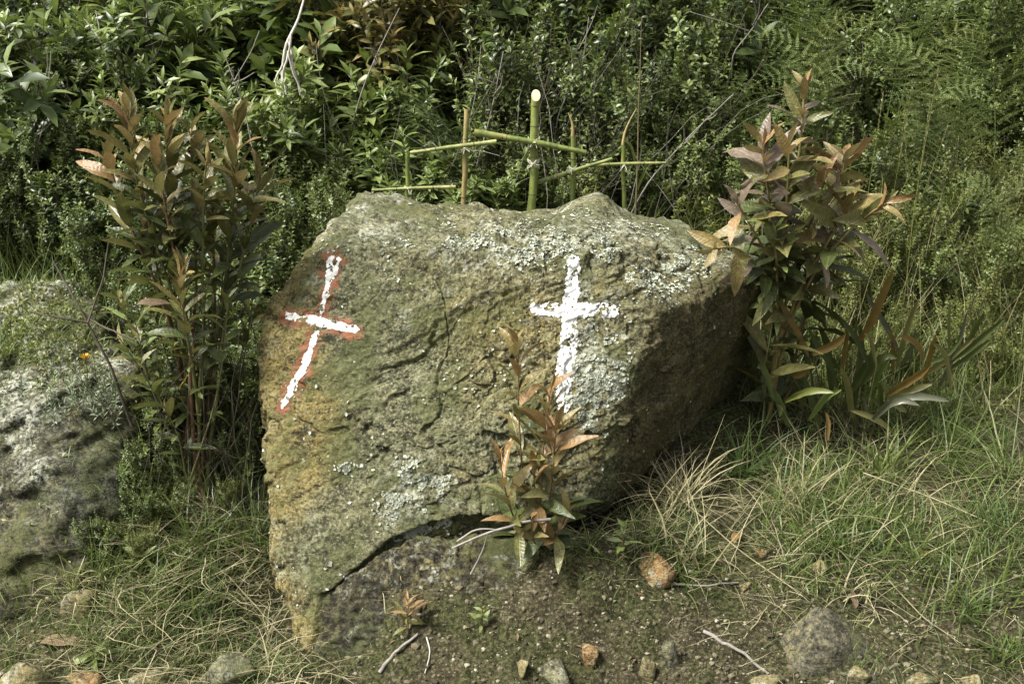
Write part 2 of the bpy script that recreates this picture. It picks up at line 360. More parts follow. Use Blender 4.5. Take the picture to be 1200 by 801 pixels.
r = r + .085 * blob(698, 232, 4.08, .11) + .022 * blob(445, 232, 3.98, .13) - .035 * blob(605, 238, 4.08, .13) - .035 * blob(770, 330, 3.6, .14)
r = r - .02 * blob(470, 420, 3.35, .2) + .012 * blob(640, 420, 3.3, .25)
wp = P0 + .05 * np.stack([fbm(P0 * 3, 2, 31), fbm(P0 * 3, 2, 32), fbm(P0 * 3, 2, 33)], 1)
topw = smooth01(P0[:, 2], .95, 1.15)
ca, sa = math.cos(.45), math.sin(.45)
stv = np.stack([wp[:, 0] * ca + wp[:, 2] * sa, wp[:, 1], (-wp[:, 0] * sa + wp[:, 2] * ca) * 4.2], 1)
step = fbm(stv * 3.3, 4, 41, .55, ridged=True)
r = r + .02 * fbm(wp * 3.2, 3, 35) + .009 * step + (.008 + .014 * topw) * fbm(P0 * 13, 4, 37) + .0055 * fbm(P0 * 42, 3, 39, .6) + .002 * fbm(P0 * 105, 2, 40, .6) - .004 * smooth01(fbm(P0 * 60, 2, 45), .18, .4) + .012 * topw * fbm(stv * 9, 3, 44, .5, True)
chip = fbm(wp * 5.5, 3, 51); r = r - .014 * smooth01(chip, .14, .19)
chip = fbm(stv * 4.5, 4, 52); r = r - .007 * smooth01(chip, .1, .16)
crack = np.abs(fbm(wp * 2.4, 3, 61)); r = r - .013 * (1 - smooth01(crack, 0, .022))
_nl = np.array([PA(*q) for q in ((362, 790, 2.95), (368, 705, 2.98), (440, 644, 3.04), (490, 618, 3.07), (540, 600, 3.1), (620, 606, 3.12), (700, 596, 3.16), (800, 580, 3.2))])
_zl = np.interp(P0[:, 0], _nl[:, 0], _nl[:, 2]) + .02 * fbm(P0 * 7, 3, 77)
und = smooth01(_zl - P0[:, 2], 0, .035) * smooth01(P0[:, 0], _nl[0, 0] - .01, _nl[0, 0] + .03) * (1 - smooth01(P0[:, 1], 3.5, 3.8)) * (1 - smooth01(P0[:, 0], .1, .3))
r = r - und * (.1 + .03 * fbm(P0 * 9, 3, 78))
BV = bc + D * r[:, None]
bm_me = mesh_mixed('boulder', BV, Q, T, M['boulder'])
# region weights: ochre left side, lichen crust, bare brown right facet (all in the rock's own coordinates)
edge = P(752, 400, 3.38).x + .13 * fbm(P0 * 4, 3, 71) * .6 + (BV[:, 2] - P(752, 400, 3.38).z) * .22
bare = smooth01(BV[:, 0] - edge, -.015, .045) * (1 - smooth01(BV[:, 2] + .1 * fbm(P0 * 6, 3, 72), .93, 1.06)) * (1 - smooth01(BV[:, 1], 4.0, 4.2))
och = np.clip(smooth01(-BV[:, 0] + .12 * fbm(P0 * 3, 2, 73), .5, .68) * .9 + .55 * np.exp(-((BV[:, 0] - .1) / .3) ** 2 - ((BV[:, 2] - .85) / .25) ** 2), 0, 1)
lich = np.clip(smooth01(BV[:, 2], .8, 1.15) * .35 + .7 * np.exp(-((BV[:, 0] + .28) / .12) ** 2 - ((BV[:, 2] - .42) / .14) ** 2) + .75 * np.exp(-((BV[:, 0] - .26) / .1) ** 2 - ((BV[:, 2] - .78) / .16) ** 2), 0, 1) * (1 - bare)
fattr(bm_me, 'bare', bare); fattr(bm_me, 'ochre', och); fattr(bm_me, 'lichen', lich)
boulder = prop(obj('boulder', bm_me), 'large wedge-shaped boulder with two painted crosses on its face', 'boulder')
bvh = BVHTree.FromPolygons([tuple(v) for v in BV], [tuple(q) for q in Q] + [tuple(t) for t in T])

def cast(px, py):
    o = Vector((0, 0, CAM_Z)); d = (P(px, py, 3) - o).normalized(); h = bvh.ray_cast(o, d); return h[0], h[1]
def seg_dist(x, y, pts, ws):
    best = np.full(x.shape, -99.)
    for (x0, y0), (x1, y1), w0, w1 in zip(pts[:-1], pts[1:], ws[:-1], ws[1:]):
        dx, dy = x1 - x0, y1 - y0; t = np.clip(((x - x0) * dx + (y - y0) * dy) / (dx * dx + dy * dy), 0, 1)
        best = np.maximum(best, w0 + (w1 - w0) * t - np.hypot(x - x0 - t * dx, y - y0 - t * dy))
    return best
def paint(name, strokes, extra, rough, holes, off, mat, seed, label=None, parent=None):
    xs = [p[0] for s, _ in strokes for p in s]; ys = [p[1] for s, _ in strokes for p in s]
    st = .62; gx = np.arange(min(xs) - 25, max(xs) + 25, st); gy = np.arange(min(ys) - 25, max(ys) + 25, st)
    X, Y = np.meshgrid(gx, gy); d = np.full(X.shape, -99.)
    for s, w in strokes: d = np.maximum(d, seg_dist(X, Y, s, w))
    q = np.stack([X.ravel(), Y.ravel(), np.zeros(X.size)], 1)
    n = fbm(q * .13, 3, seed).reshape(X.shape); n2 = fbm(q * .5, 3, seed + 5, .7).reshape(X.shape)
    inside = (d + extra + rough * 1.3 * n + rough * .9 * n2 > 0) & (n2 + .05 * np.clip(d, 0, 6) > holes)
    ci, cj = np.nonzero(inside); hp = np.array([tuple(cast(gx[j], gy[i])[0] or (0, 0, 0)) for i, j in zip(ci, cj)])
    skip = (fbm(hp * 42, 3, 39, .6) + .5 * fbm(hp * 110, 2, 86) < -.2 + .3 * holes + rng.normal(size=len(hp)) * .05); inside[ci[skip], cj[skip]] = False
    cells = inside; vid = -np.ones((X.shape[0] + 1, X.shape[1] + 1), int); verts = []; faces = []
    cache = {}
    def vert(i, j):
        if (i, j) not in cache:
            h, nn = cast(gx[0] + (j - .5) * st, gy[0] + (i - .5) * st)
            if h is None: cache[(i, j)] = -1
            else: cache[(i, j)] = len(verts); verts.append(h + nn * off)
        return cache[(i, j)]
    for i, j in zip(*np.nonzero(cells)):
        f = [vert(i, j), vert(i + 1, j), vert(i + 1, j + 1), vert(i, j + 1)]
        if min(f) >= 0 and max((verts[f[0]] - verts[f[2]]).length, (verts[f[1]] - verts[f[3]]).length) < .03: faces.append(f)
    o = obj(name, mesh_np(name, np.array([tuple(v) for v in verts]), faces, mat), parent or boulder)
    if label: o['label'] = label
    return o
sA = [([(388, 304), (382, 345), (374, 380), (357, 428), (343, 452), (331, 477)], [4.2, 3.6, 3., 4.4, 4.2, 2.8]), ([(397, 305), (391, 322), (385, 338)], [3, 3, 2]),
      ([(337, 370), (375, 377), (415, 386)], [4.5, 6.5, 5.5]), ([(349, 452), (346, 458)], [2, 1.5])]
paint('painted_outline', sA, 5.5, 5, -.3, .0008, M['red_paint'], 81, 'worn rust-red border painted round the slanting cross')
paint('painted_cross', sA, -.6, 2.2, -.4, .0017, M['white_paint'], 82, 'slanting thin white painted cross with rust-red border')
sB = [([(673, 307), (670, 346)], [8, 9]), ([(668, 352), (667, 400), (662, 440), (661, 476)], [9, 10.5, 11, 8]), ([(629, 362), (675, 363), (717, 364)], [7.5, 9, 8])]
paint('painted_cross', sB, -.6, 2.4, -.42, .0014, M['white_paint'], 83, 'broad upright white painted cross')

def flakes(name, verts, normals, weight, n, size, mat, parent, seed):
    rg = np.random.default_rng(seed); w = weight / weight.sum(); idx = rg.choice(len(verts), n, p=w)
    p = verts[idx]; nn = normals[idx]; a = rg.normal(size=(n, 3)); t = np.cross(nn, a); t /= np.linalg.norm(t, axis=1)[:, None] + 1e-9; b = np.cross(nn, t)
    s = size * rg.uniform(.35, 1.3, n) ; k = 6; ang = np.linspace(0, 2 * math.pi, k, endpoint=False)
    p = p + t * rg.normal(size=(n, 1)) * .003
    rim = rg.uniform(.3, 1.35, (n, k)); up = rg.uniform(-.05, .8, (n, k))
    ring = p[:, None] + s[:, None, None] * (rim[..., None] * (np.cos(ang)[None, :, None] * t[:, None] + np.sin(ang)[None, :, None] * b[:, None]) + up[..., None] * nn[:, None]) + nn[:, None] * .001
    VV = np.concatenate([(p + nn * .0005)[:, None], ring], 1); base = np.arange(n)[:, None] * (k + 1)
    F = np.concatenate([np.stack([base[:, 0], base[:, 0] + 1 + i, base[:, 0] + 1 + (i + 1) % k], 1) for i in range(k)])
    o = obj(name, mesh_np(name, VV, F, mat), parent); o['kind'] = 'stuff'; return o
def vnormals(me):
    a = np.empty(len(me.vertices) * 3, np.float32); me.vertices.foreach_get('normal', a); return a.reshape(-1, 3).astype(float)
bn = vnormals(bm_me)
area = r ** 2 * np.clip(np.sin(np.arccos(np.clip(D[:, 2], -1, 1))), .01, 1)
def g2(px, py, sx, sz, Y):
    p = P(px, py, Y); return np.exp(-((BV[:, 0] - p.x) / sx) ** 2 - ((BV[:, 2] - p.z) / sz) ** 2) * (BV[:, 1] < 4.0)
lw = (3.2 * g2(490, 600, .055, .07, 3.08) + 2.2 * g2(452, 582, .03, .022, 3.1) + 1.6 * g2(700, 455, .06, .09, 3.3) + 3. * g2(408, 547, .022, .01, 3.2) + .9 * g2(770, 285, .1, .06, 3.9) + .5 * g2(690, 265, .2, .04, 3.85) + .2 * g2(560, 270, .3, .06, 3.8)
      + .004)
lw = lw * (fbm(BV * 13, 3, 91) > -.02) * (fbm(BV * 48, 2, 92) > -.1) * area * (1 - .8 * bare)
flakes('lichen_crust', BV, bn, lw, 11000, .005, M['lichen'], boulder, 3)

# stones and outcrops as noisy convex blocks
def rock(name, pts, c, mat, label, cat='stone', group=None, nlat=60, nlon=90, amp=1., p=18, seed=1, attrs=True, kind=None):
    pl = hull_planes([Vector(q) for q in pts]); D, Q, T = sphere_dirs(nlat, np.linspace(0, 2 * math.pi, nlon, endpoint=False)); c = np.array(c)
    r = star(pl, c, D, p); size = float(np.median(r)); P0 = c + D * r[:, None]; f = 1 / size
    r = r + amp * size * (.07 * fbm(P0 * f * 1.3, 3, seed) + .035 * fbm(P0 * f * 5, 3, seed + 4, .5, True) + .018 * fbm(P0 * f * 14, 3, seed + 7))
    if nlat > 200:
        q = np.stack([P0[:, 0] * .9 + P0[:, 2] * .4, P0[:, 1], (P0[:, 2] - .45 * P0[:, 0]) * 4], 1); r = r + .03 * fbm(q * 2.6, 4, seed + 20, .55, True) - .012 * smooth01(fbm(q * 2., 3, seed + 25), .08, .16) + .006 * fbm(P0 * 40, 3, seed + 30, .6)
    VV = D * r[:, None]; me = mesh_mixed(name, VV, Q, T, mat)
    if attrs:
        Wp = VV + c; fattr(me, 'bare', 0 * r); fattr(me, 'ochre', .5 + .5 * fbm(Wp * 2.2, 3, seed + 9)); fattr(me, 'lichen', np.clip(.15 + 1.1 * fbm(Wp * 3.5, 2, seed + 11), 0, 1))
    o = obj(name, me, None, c); prop(o, label, cat, group, kind); return o, VV + c, vnormals(me)

op = [(62, 330, 4.02), (0, 345, 4.0), (118, 362, 3.9), (168, 440, 3.6), (150, 540, 3.4), (112, 640, 3.14), (40, 690, 3.03), (-90, 695, 3.02), (-200, 350, 4.0), (-260, 520, 3.4), (-200, 690, 3.05), (30, 480, 3.36), (90, 560, 3.2),
      (40, 740, 2.96), (-100, 745, 2.94), (118, 700, 3.04), (160, 620, 3.25), (70, 345, 4.5), (-150, 345, 4.5), (150, 560, 4.0), (40, 760, 3.4), (-200, 760, 3.4), (-260, 560, 4.2), (60, 560, 4.3)]
outc, OV, ON = rock('rock_outcrop', [PA(*a) for a in op], PA(-30, 510, 3.7), M['outcrop'], 'low lichen-spotted rock outcrop beside the bushy plant, with no paint on it', 'rock', nlat=220, nlon=320, amp=1.35, p=22, seed=12)
lwo = (fbm(OV * 7, 3, 15) > .16) * (fbm(OV * 40, 2, 16) > -.1) * np.clip(-ON[:, 1] + ON[:, 2], 0, 1)
flakes('lichen_crust', OV, ON, lwo + 1e-9, 3500, .006, M['lichen'], outc, 5)
# low ledge of broken rock under the boulder's overhang
lp = [(366, 712, 3.0), (405, 672, 3.03), (455, 645, 3.06), (500, 628, 3.09), (570, 620, 3.12), (650, 632, 3.12), (650, 680, 3.02), (520, 705, 2.95), (430, 775, 2.89), (385, 810, 2.89), (368, 780, 2.94), (480, 740, 3.4), (380, 800, 3.3), (600, 720, 3.4)]
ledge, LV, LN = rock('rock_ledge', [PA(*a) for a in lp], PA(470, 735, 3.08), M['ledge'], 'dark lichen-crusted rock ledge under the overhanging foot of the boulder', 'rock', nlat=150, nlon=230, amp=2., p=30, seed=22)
flakes('lichen_crust', LV, LN, (fbm(LV * 16, 3, 25) > .1) * (1. * (LV[:, 2] > .1)) + 1e-9, 4200, .0046, M['lichen'], ledge, 6)

def small_stone(px, py, w, h, mat, label, seed, group=None, Y=None, sink=.3, name='stone', n=26):
    rg = np.random.default_rng(seed)
    if Y is None:      # where the sight line through that pixel meets the ground
        lo, hi = 2.4, 6.
        for _ in range(14):
            Y = (lo + hi) / 2; p = P(px, py, Y)
            if p.z > H1(p.x, p.y): lo = Y
            else: hi = Y
    c = PA(px, py, Y); k = Y / FPX; sx, sz = w * k / 2, h * k / 2
    pts = []
    for i in range(10):
        d = rg.normal(size=3); d /= np.linalg.norm(d); pts.append(c + d * np.array([sx, sx * .8, sz]) * rg.uniform(.9, 1.2))
    return rock(name, pts, c, mat, label, 'stone', group, n, int(n * 1.4), 1.1, 22, seed, True)
SG = 'loose stones on the soil'
for i, a in enumerate([(92, 712, 66, 58, 'stone', 'brown angular stone at the foot of the rock outcrop'),
    (30, 800, 92, 70, 'stone', 'large rounded tan stone with mossy top near fallen dry leaf'),
    (100, 806, 74, 40, 'stone_rust', 'brown stone half buried next to the rounded tan stone'),
    (268, 796, 90, 62, 'stone_grey', 'flat grey stone sunk in dry grass near the tip of the boulder'),
    (757, 668, 78, 52, 'stone_rust', 'rust-orange cracked stone on the soil under the boulder'),
    (612, 783, 28, 28, 'stone', 'small pale ochre stone on bare soil'),
    (690, 768, 44, 34, 'stone_rust', 'small orange-stained stone set in bare soil'),
    (757, 790, 34, 66, 'stone', 'pale elongated stone leaning in the bare soil'),
    (785, 770, 40, 54, 'stone_grey', 'grey stone behind the pale elongated stone'),
    (892, 648, 26, 24, 'stone_rust', 'small rusty triangular stone in grass'),
    (875, 690, 20, 18, 'stone', 'tiny white stone near a long grey twig'),
    (962, 666, 30, 22, 'stone', 'small pale stone just above the broad pyramid-like stone'),
    (1078, 800, 52, 26, 'stone', 'pale flat stone among fine gravel'),
    (1142, 800, 36, 24, 'stone', 'small pale stone beside the flat one in gravel'),
    (1117, 658, 28, 22, 'stone_grey', 'small grey stone in short grass'),
    (785, 812, 60, 40, 'stone_grey', 'mossy grey stone at the edge of bare soil'),
    (655, 790, 70, 40, 'stone_grey', 'mossy dark stone sunk flush in the bare soil'), (900, 796, 60, 34, 'stone', 'tan stone sunk in gravel below the weathered stick'), (175, 800, 60, 34, 'stone', 'tan stone half hidden by dry grass'), (1010, 792, 48, 28, 'stone', 'ochre stone in gravel below the broad pyramid-like stone'),
    (540, 680, 40, 34, 'stone_grey', 'round brown stone beside the lichen-crusted ledge')]):
    small_stone(*a[:4], M[a[4]], a[5], 200 + i, SG)

def sight(px, py, lo=2.4, hi=6.):
    for _ in range(15):
        Yc = (lo + hi) / 2; p = P(px, py, Yc)
        if p.z > H1(p.x, p.y): lo = Yc
        else: hi = Yc
    return np.array(p)
c0 = sight(968, 762) - np.array([0, 0, .02])
rock('stone', [c0 + np.array(q) for q in ((-.14, -.02, -.05), (-.13, .03, .03), (-.1, .06, .05), (-.02, .06, .125), (.02, .06, .12), (.11, .06, .05), (.15, 0, .0), (.12, -.06, -.05), (-.1, -.07, -.05), (.01, -.05, .06), (0, .12, -.08), (-.05, -.03, .07))], c0 + np.array([0, .02, .02]), M['stone_pyr'], 'broad grey and brown pyramid-like stone in the grass', 'stone', SG, 90, 130, .45, 60, 233, False)

# ------------------------------------------------------------------ plant building blocks
def leaf_shape(n=5, w=.3, fold=.25, curl=.25, shape=1., thick=0):
    """unit leaf: base at the origin, tip at +Y, upper side +Z"""
    t = np.linspace(0, 1, n + 1); hw = w / 2 * np.sin(math.pi * np.clip(t, .0, 1) ** shape) ** .8; hw[0] = w * .04; hw[-1] = w * .01
    z = -curl * t ** 2 + curl * .35 * t; VV = []
    for i in range(n + 1): VV += [(-hw[i], t[i], z[i] + fold * hw[i]), (0, t[i], z[i]), (hw[i], t[i], z[i] + fold * hw[i])]
    F = []
    for i in range(n):
        a = 3 * i; F += [(a, a + 1, a + 4, a + 3), (a + 1, a + 2, a + 5, a + 4)]
    return np.array(VV), np.array(F)

def frames(d, nrm):
    d = d / (np.linalg.norm(d, axis=1)[:, None] + 1e-9); s = np.cross(d, nrm); s /= np.linalg.norm(s, axis=1)[:, None] + 1e-9; n2 = np.cross(s, d)
    return np.stack([s, d, n2], -1)

def place(shape, pos, fr, size):
    LV, LF = shape; n = len(pos); VV = np.einsum('nij,vj->nvi', fr * size[:, None, None], LV) + pos[:, None]
    F = (LF[None] + (np.arange(n) * len(LV))[:, None, None]).reshape(-1, LF.shape[1]); return VV.reshape(-1, 3), F

def tube(pts, rad, k=4):
    pts = np.asarray(pts, float); n = len(pts); rad = np.broadcast_to(rad, n); d = np.gradient(pts, axis=0); d /= np.linalg.norm(d, axis=1)[:, None] + 1e-9
    ref = np.array([1, 0, 0.]) if abs(d[0][0]) < .8 else np.array([0, 1, 0.])
    a = np.cross(d, ref); a /= np.linalg.norm(a, axis=1)[:, None] + 1e-9; b = np.cross(d, a)
    an = np.linspace(0, 2 * math.pi, k, endpoint=False)
    VV = pts[:, None] + rad[:, None, None] * (np.cos(an)[None, :, None] * a[:, None] + np.sin(an)[None, :, None] * b[:, None])
    i = np.arange(n - 1)[:, None] * k; j = np.arange(k)[None]; j1 = (j + 1) % k
    F = np.stack([i + j, i + j1, i + k + j1, i + k + j], -1).reshape(-1, 4)
    VV = np.concatenate([VV.reshape(-1, 3), pts[:1], pts[-1:]]); c0 = n * k; q = np.arange(k); q1 = (q + 1) % k
    F = np.concatenate([F, np.stack([np.full(k, c0), q1, q, q], 1)[:0], F[:0]])
    return VV, F

def curve_pts(p0, d0, length, n, bend=.0, up=.0, wob=.0, rg=rng):
    """a wandering polyline; up pulls towards +Z (negative droops)"""
    p = np.array(p0, float); d = np.array(d0, float); d /= np.linalg.norm(d); out = [p.copy()]; st = length / n
    for i in range(n):
        d = d + np.array([0, 0, up]) / n + rg.normal(size=3) * wob / n ** .5; d /= np.linalg.norm(d); p = p + d * st; out.append(p.copy())
    return np.array(out)

def resample(pts, m):
    pts = np.asarray(pts, float); s = np.concatenate([[0], np.cumsum(np.linalg.norm(np.diff(pts, axis=0), axis=1))]); t = np.linspace(0, s[-1], m)
    # smooth (Catmull-like) by interpolating twice
    q = np.stack([np.interp(t, s, pts[:, i]) for i in range(3)], 1)
    for _ in range(2): q[1:-1] = (q[:-2] + 2 * q[1:-1] + q[2:]) / 4
    return q

def leaf_frames(path, ts, phi, elev, jit, rg):
    """positions and frames of leaves attached at fractions ts along path"""
    path = np.asarray(path); n = len(path); x = ts * (n - 1); i = np.clip(x.astype(int), 0, n - 2); f = x - i
    pos = path[i] * (1 - f)[:, None] + path[i + 1] * f[:, None]; a = path[i + 1] - path[i]; a /= np.linalg.norm(a, axis=1)[:, None] + 1e-9
    ref = np.tile(np.array([.31, .17, .05]), (len(ts), 1)); u = np.cross(a, ref); u /= np.linalg.norm(u, axis=1)[:, None] + 1e-9; w = np.cross(a, u)
    rr = np.cos(phi)[:, None] * u + np.sin(phi)[:, None] * w
    d = np.cos(elev)[:, None] * a + np.sin(elev)[:, None] * rr; nn = np.sin(elev)[:, None] * a - np.cos(elev)[:, None] * rr
    d = d + rg.normal(size=d.shape) * jit; nn = nn + rg.normal(size=d.shape) * jit * 1.5
    return pos, frames(d, nn)

def shrub_proto(name, height, width, nstem, nshoot, nleaf, llen, lw, mat, barkmat, seed, tipmat=None, upright=.5, shootlen=.22, fold=.3, curl=.3, whorl=False, spread=1.):
    rg = np.random.default_rng(seed); root = empty(name, (0, 0, 0)); st = MB(); lf = MB(); tp = MB(); sh = leaf_shape(2 if llen < .03 else 3, lw, fold, curl, .9)
    for s in range(nstem):
        az = 2 * math.pi * (s + rg.uniform(-.4, .4)) / nstem; tilt = rg.uniform(.05, .75) * width / height * 1.1
        d = np.array([math.cos(az) * tilt, math.sin(az) * tilt, 1.]); L = height * rg.uniform(.65, 1.05)
        path = curve_pts((rg.normal() * .04, rg.normal() * .04, -.1), d, L, 10, up=upright * .6, wob=.22, rg=rg)
        st.add(*tube(path, np.linspace(.009, .0025, 11), 5))
        for k in range(nshoot):
            t = rg.uniform(.08, 1.) ** .85; x = t * 10; i = min(int(x), 9); p = path[i] + (path[i + 1] - path[i]) * (x - i); ax = path[i + 1] - path[i]; ax /= np.linalg.norm(ax)
            a2 = rg.uniform(0, 6.28); o = np.array([math.cos(a2), math.sin(a2), rg.uniform(-.15, .8)]); dd = ax * .6 + o * spread; sl = shootlen * rg.uniform(.5, 1.25)
            if t > .97: dd = ax
            sp = curve_pts(p, dd, sl, 4, up=upright, wob=.2, rg=rg); st.add(*tube(sp, np.linspace(.0028, .001, 5), 3))
            n = int(nleaf * rg.uniform(.75, 1.2)); ts = np.linspace(.12, 1, n); ts = 1 - (1 - ts) ** (1.5 if whorl else 1.1)
            phi = np.arange(n) * 2.4 + rg.uniform(0, 6); e = np.interp(ts, [0, .8, 1], [1.35, 1.0, .35]) + rg.normal(size=n) * .15
            pos, fr = leaf_frames(sp, ts, phi, e, .16, rg); sz = llen * np.interp(ts, [0, .5, .9, 1], [.85, 1.1, .9, .5]) * rg.uniform(.75, 1.2, n)
            if tipmat is not None:
                q = ts > .72; 
                if q.any(): tp.add(*place(sh, pos[q], fr[q], sz[q]))
                q = ~q; lf.add(*place(sh, pos[q], fr[q], sz[q]))
            else: lf.add(*place(sh, pos, fr, sz))
    obj('branches', st.mesh('branches', barkmat), root)
    o = obj('foliage', lf.mesh('foliage', mat), root); o['kind'] = 'stuff'
    if tipmat is not None: o = obj('young_foliage', tp.mesh('young_foliage', tipmat), root); o['kind'] = 'stuff'
    return root

protos = {
 'small': shrub_proto('small_leaved_shrub', 1.0, .8, 10, 30, 20, .032, .5, M['lf_mid'], M['bark'], 101, shootlen=.2),
 'small_light': shrub_proto('small_leaved_shrub', .9, .7, 10, 28, 20, .031, .55, M['lf_light'], M['bark'], 102, shootlen=.17),
 'dense': shrub_proto('dense_dark_shrub', 1.25, 1.0, 11, 32, 18, .045, .42, M['lf_dark'], M['bark'], 103, tipmat=M['lf_mid'], shootlen=.22),
 'dense2': shrub_proto('dense_dark_shrub', 1.1, 1.0, 11, 30, 18, .052, .36, M['lf_dark'], M['bark'], 104, tipmat=M['lf_light'], shootlen=.22),
 'lance': shrub_proto('lance_leaved_shrub', .95, .6, 8, 20, 16, .085, .27, M['lf_mid'], M['bark'], 105, tipmat=M['lf_light'], upright=.9, shootlen=.2, whorl=True),
 'whorl': shrub_proto('broad_whorled_shrub', .75, .6, 7, 11, 15, .11, .3, M['lf_light'], M['bark'], 106, upright=1.0, shootlen=.16, whorl=True, spread=.8),
 'red': shrub_proto('red_tinted_shrub', 1.1, .6, 8, 17, 16, .09, .28, M['lf_olive'], M['bark'], 107, tipmat=M['lf_bronze'], upright=1., shootlen=.22),
 'fine': shrub_proto('fine_leaved_herb', .6, .5, 11, 24, 22, .022, .42, M['lf_yellow'], M['stem_green'], 108, upright=.7, shootlen=.16),
 'sprig': shrub_proto('sparse_light_sprig', .7, .35, 4, 9, 13, .05, .42, M['lf_yellow'], M['stem_green'], 109, upright=.9, shootlen=.14),
 'broad': shrub_proto('broad_leaved_shrub', 1.0, .7, 5, 9, 11, .15, .36, M['lf_dark'], M['bark'], 110, tipmat=M['lf_light'], upright=.8, shootlen=.26),
 'twiggy': shrub_proto('twiggy_shrub', 1.15, .9, 9, 26, 9, .036, .4, M['lf_mid'], M['bark'], 111, upright=.6, shootlen=.3),
}
LAB = {
 'broad': ('shrub with large broad dark leaves', 'broad-leaved shrubs on the bank'),
 'twiggy': ('thinly leaved shrub showing many bare twigs', 'twiggy shrubs on the bank'),
 'small': ('olive-green shrub with small oval leaves', 'small-leaved olive shrubs on the bank'),
 'small_light': ('bright green bushy shrub with small rounded leaves', 'bright small-leaved shrubs on the bank'),
 'dense': ('dense dark green shrub with narrow leaves', 'dense dark shrubs on the bank'),
 'dense2': ('dark shrub with pale fresh leaf tips', 'dark shrubs with pale tips on the bank'),
 'lance': ('upright shrub with long lance-shaped leaves', 'lance-leaved shrubs on the bank'),
 'whorl': ('light green shrub with broad whorled leaves', 'broad whorled shrubs behind the boulder'),
 'red': ('tall shrub with red-brown young leaves', 'red-tinted shrubs on the bank'),
 'fine': ('yellow-green herb with very fine leaves', 'fine-leaved herbs among the grass'),
 'sprig': ('sparse yellow-green sprig with rounded leaves', 'sparse light sprigs behind the boulder')}
used = set()
def put(kind, px, Y, scale=1., rz=None, x=None, dz=0):
    root = protos[kind]
    o = root if kind not in used else copy_tree(root)
    used.add(kind); xx = (px - 600) / FPX * Y / math.cos(PITCH) if x is None else x
    o.location = (xx, Y, H1(xx, Y) - .02 + dz); o.rotation_euler = (random.uniform(-.08, .08), random.uniform(-.08, .08), random.uniform(0, 6.28) if rz is None else rz); s = scale * random.uniform(.92, 1.1); o.scale = (s, s, s)
    wh = 'high up the bank' if Y > 6.2 else next(t for lim, t in ((210, 'above the rock outcrop'), (330, 'behind the many-stemmed sapling'), (470, 'above the slanting painted cross'), (660, 'behind the thickest stick cross'), (800, 'behind the small stick crosses'), (980, 'behind the yellow-stemmed sapling'), (9999, 'above the grassy slope')) if px < lim)
    prop(o, LAB[kind][0] + ' ' + wh, 'shrub' if kind not in ('fine', 'sprig') else 'herb', LAB[kind][1]); return o

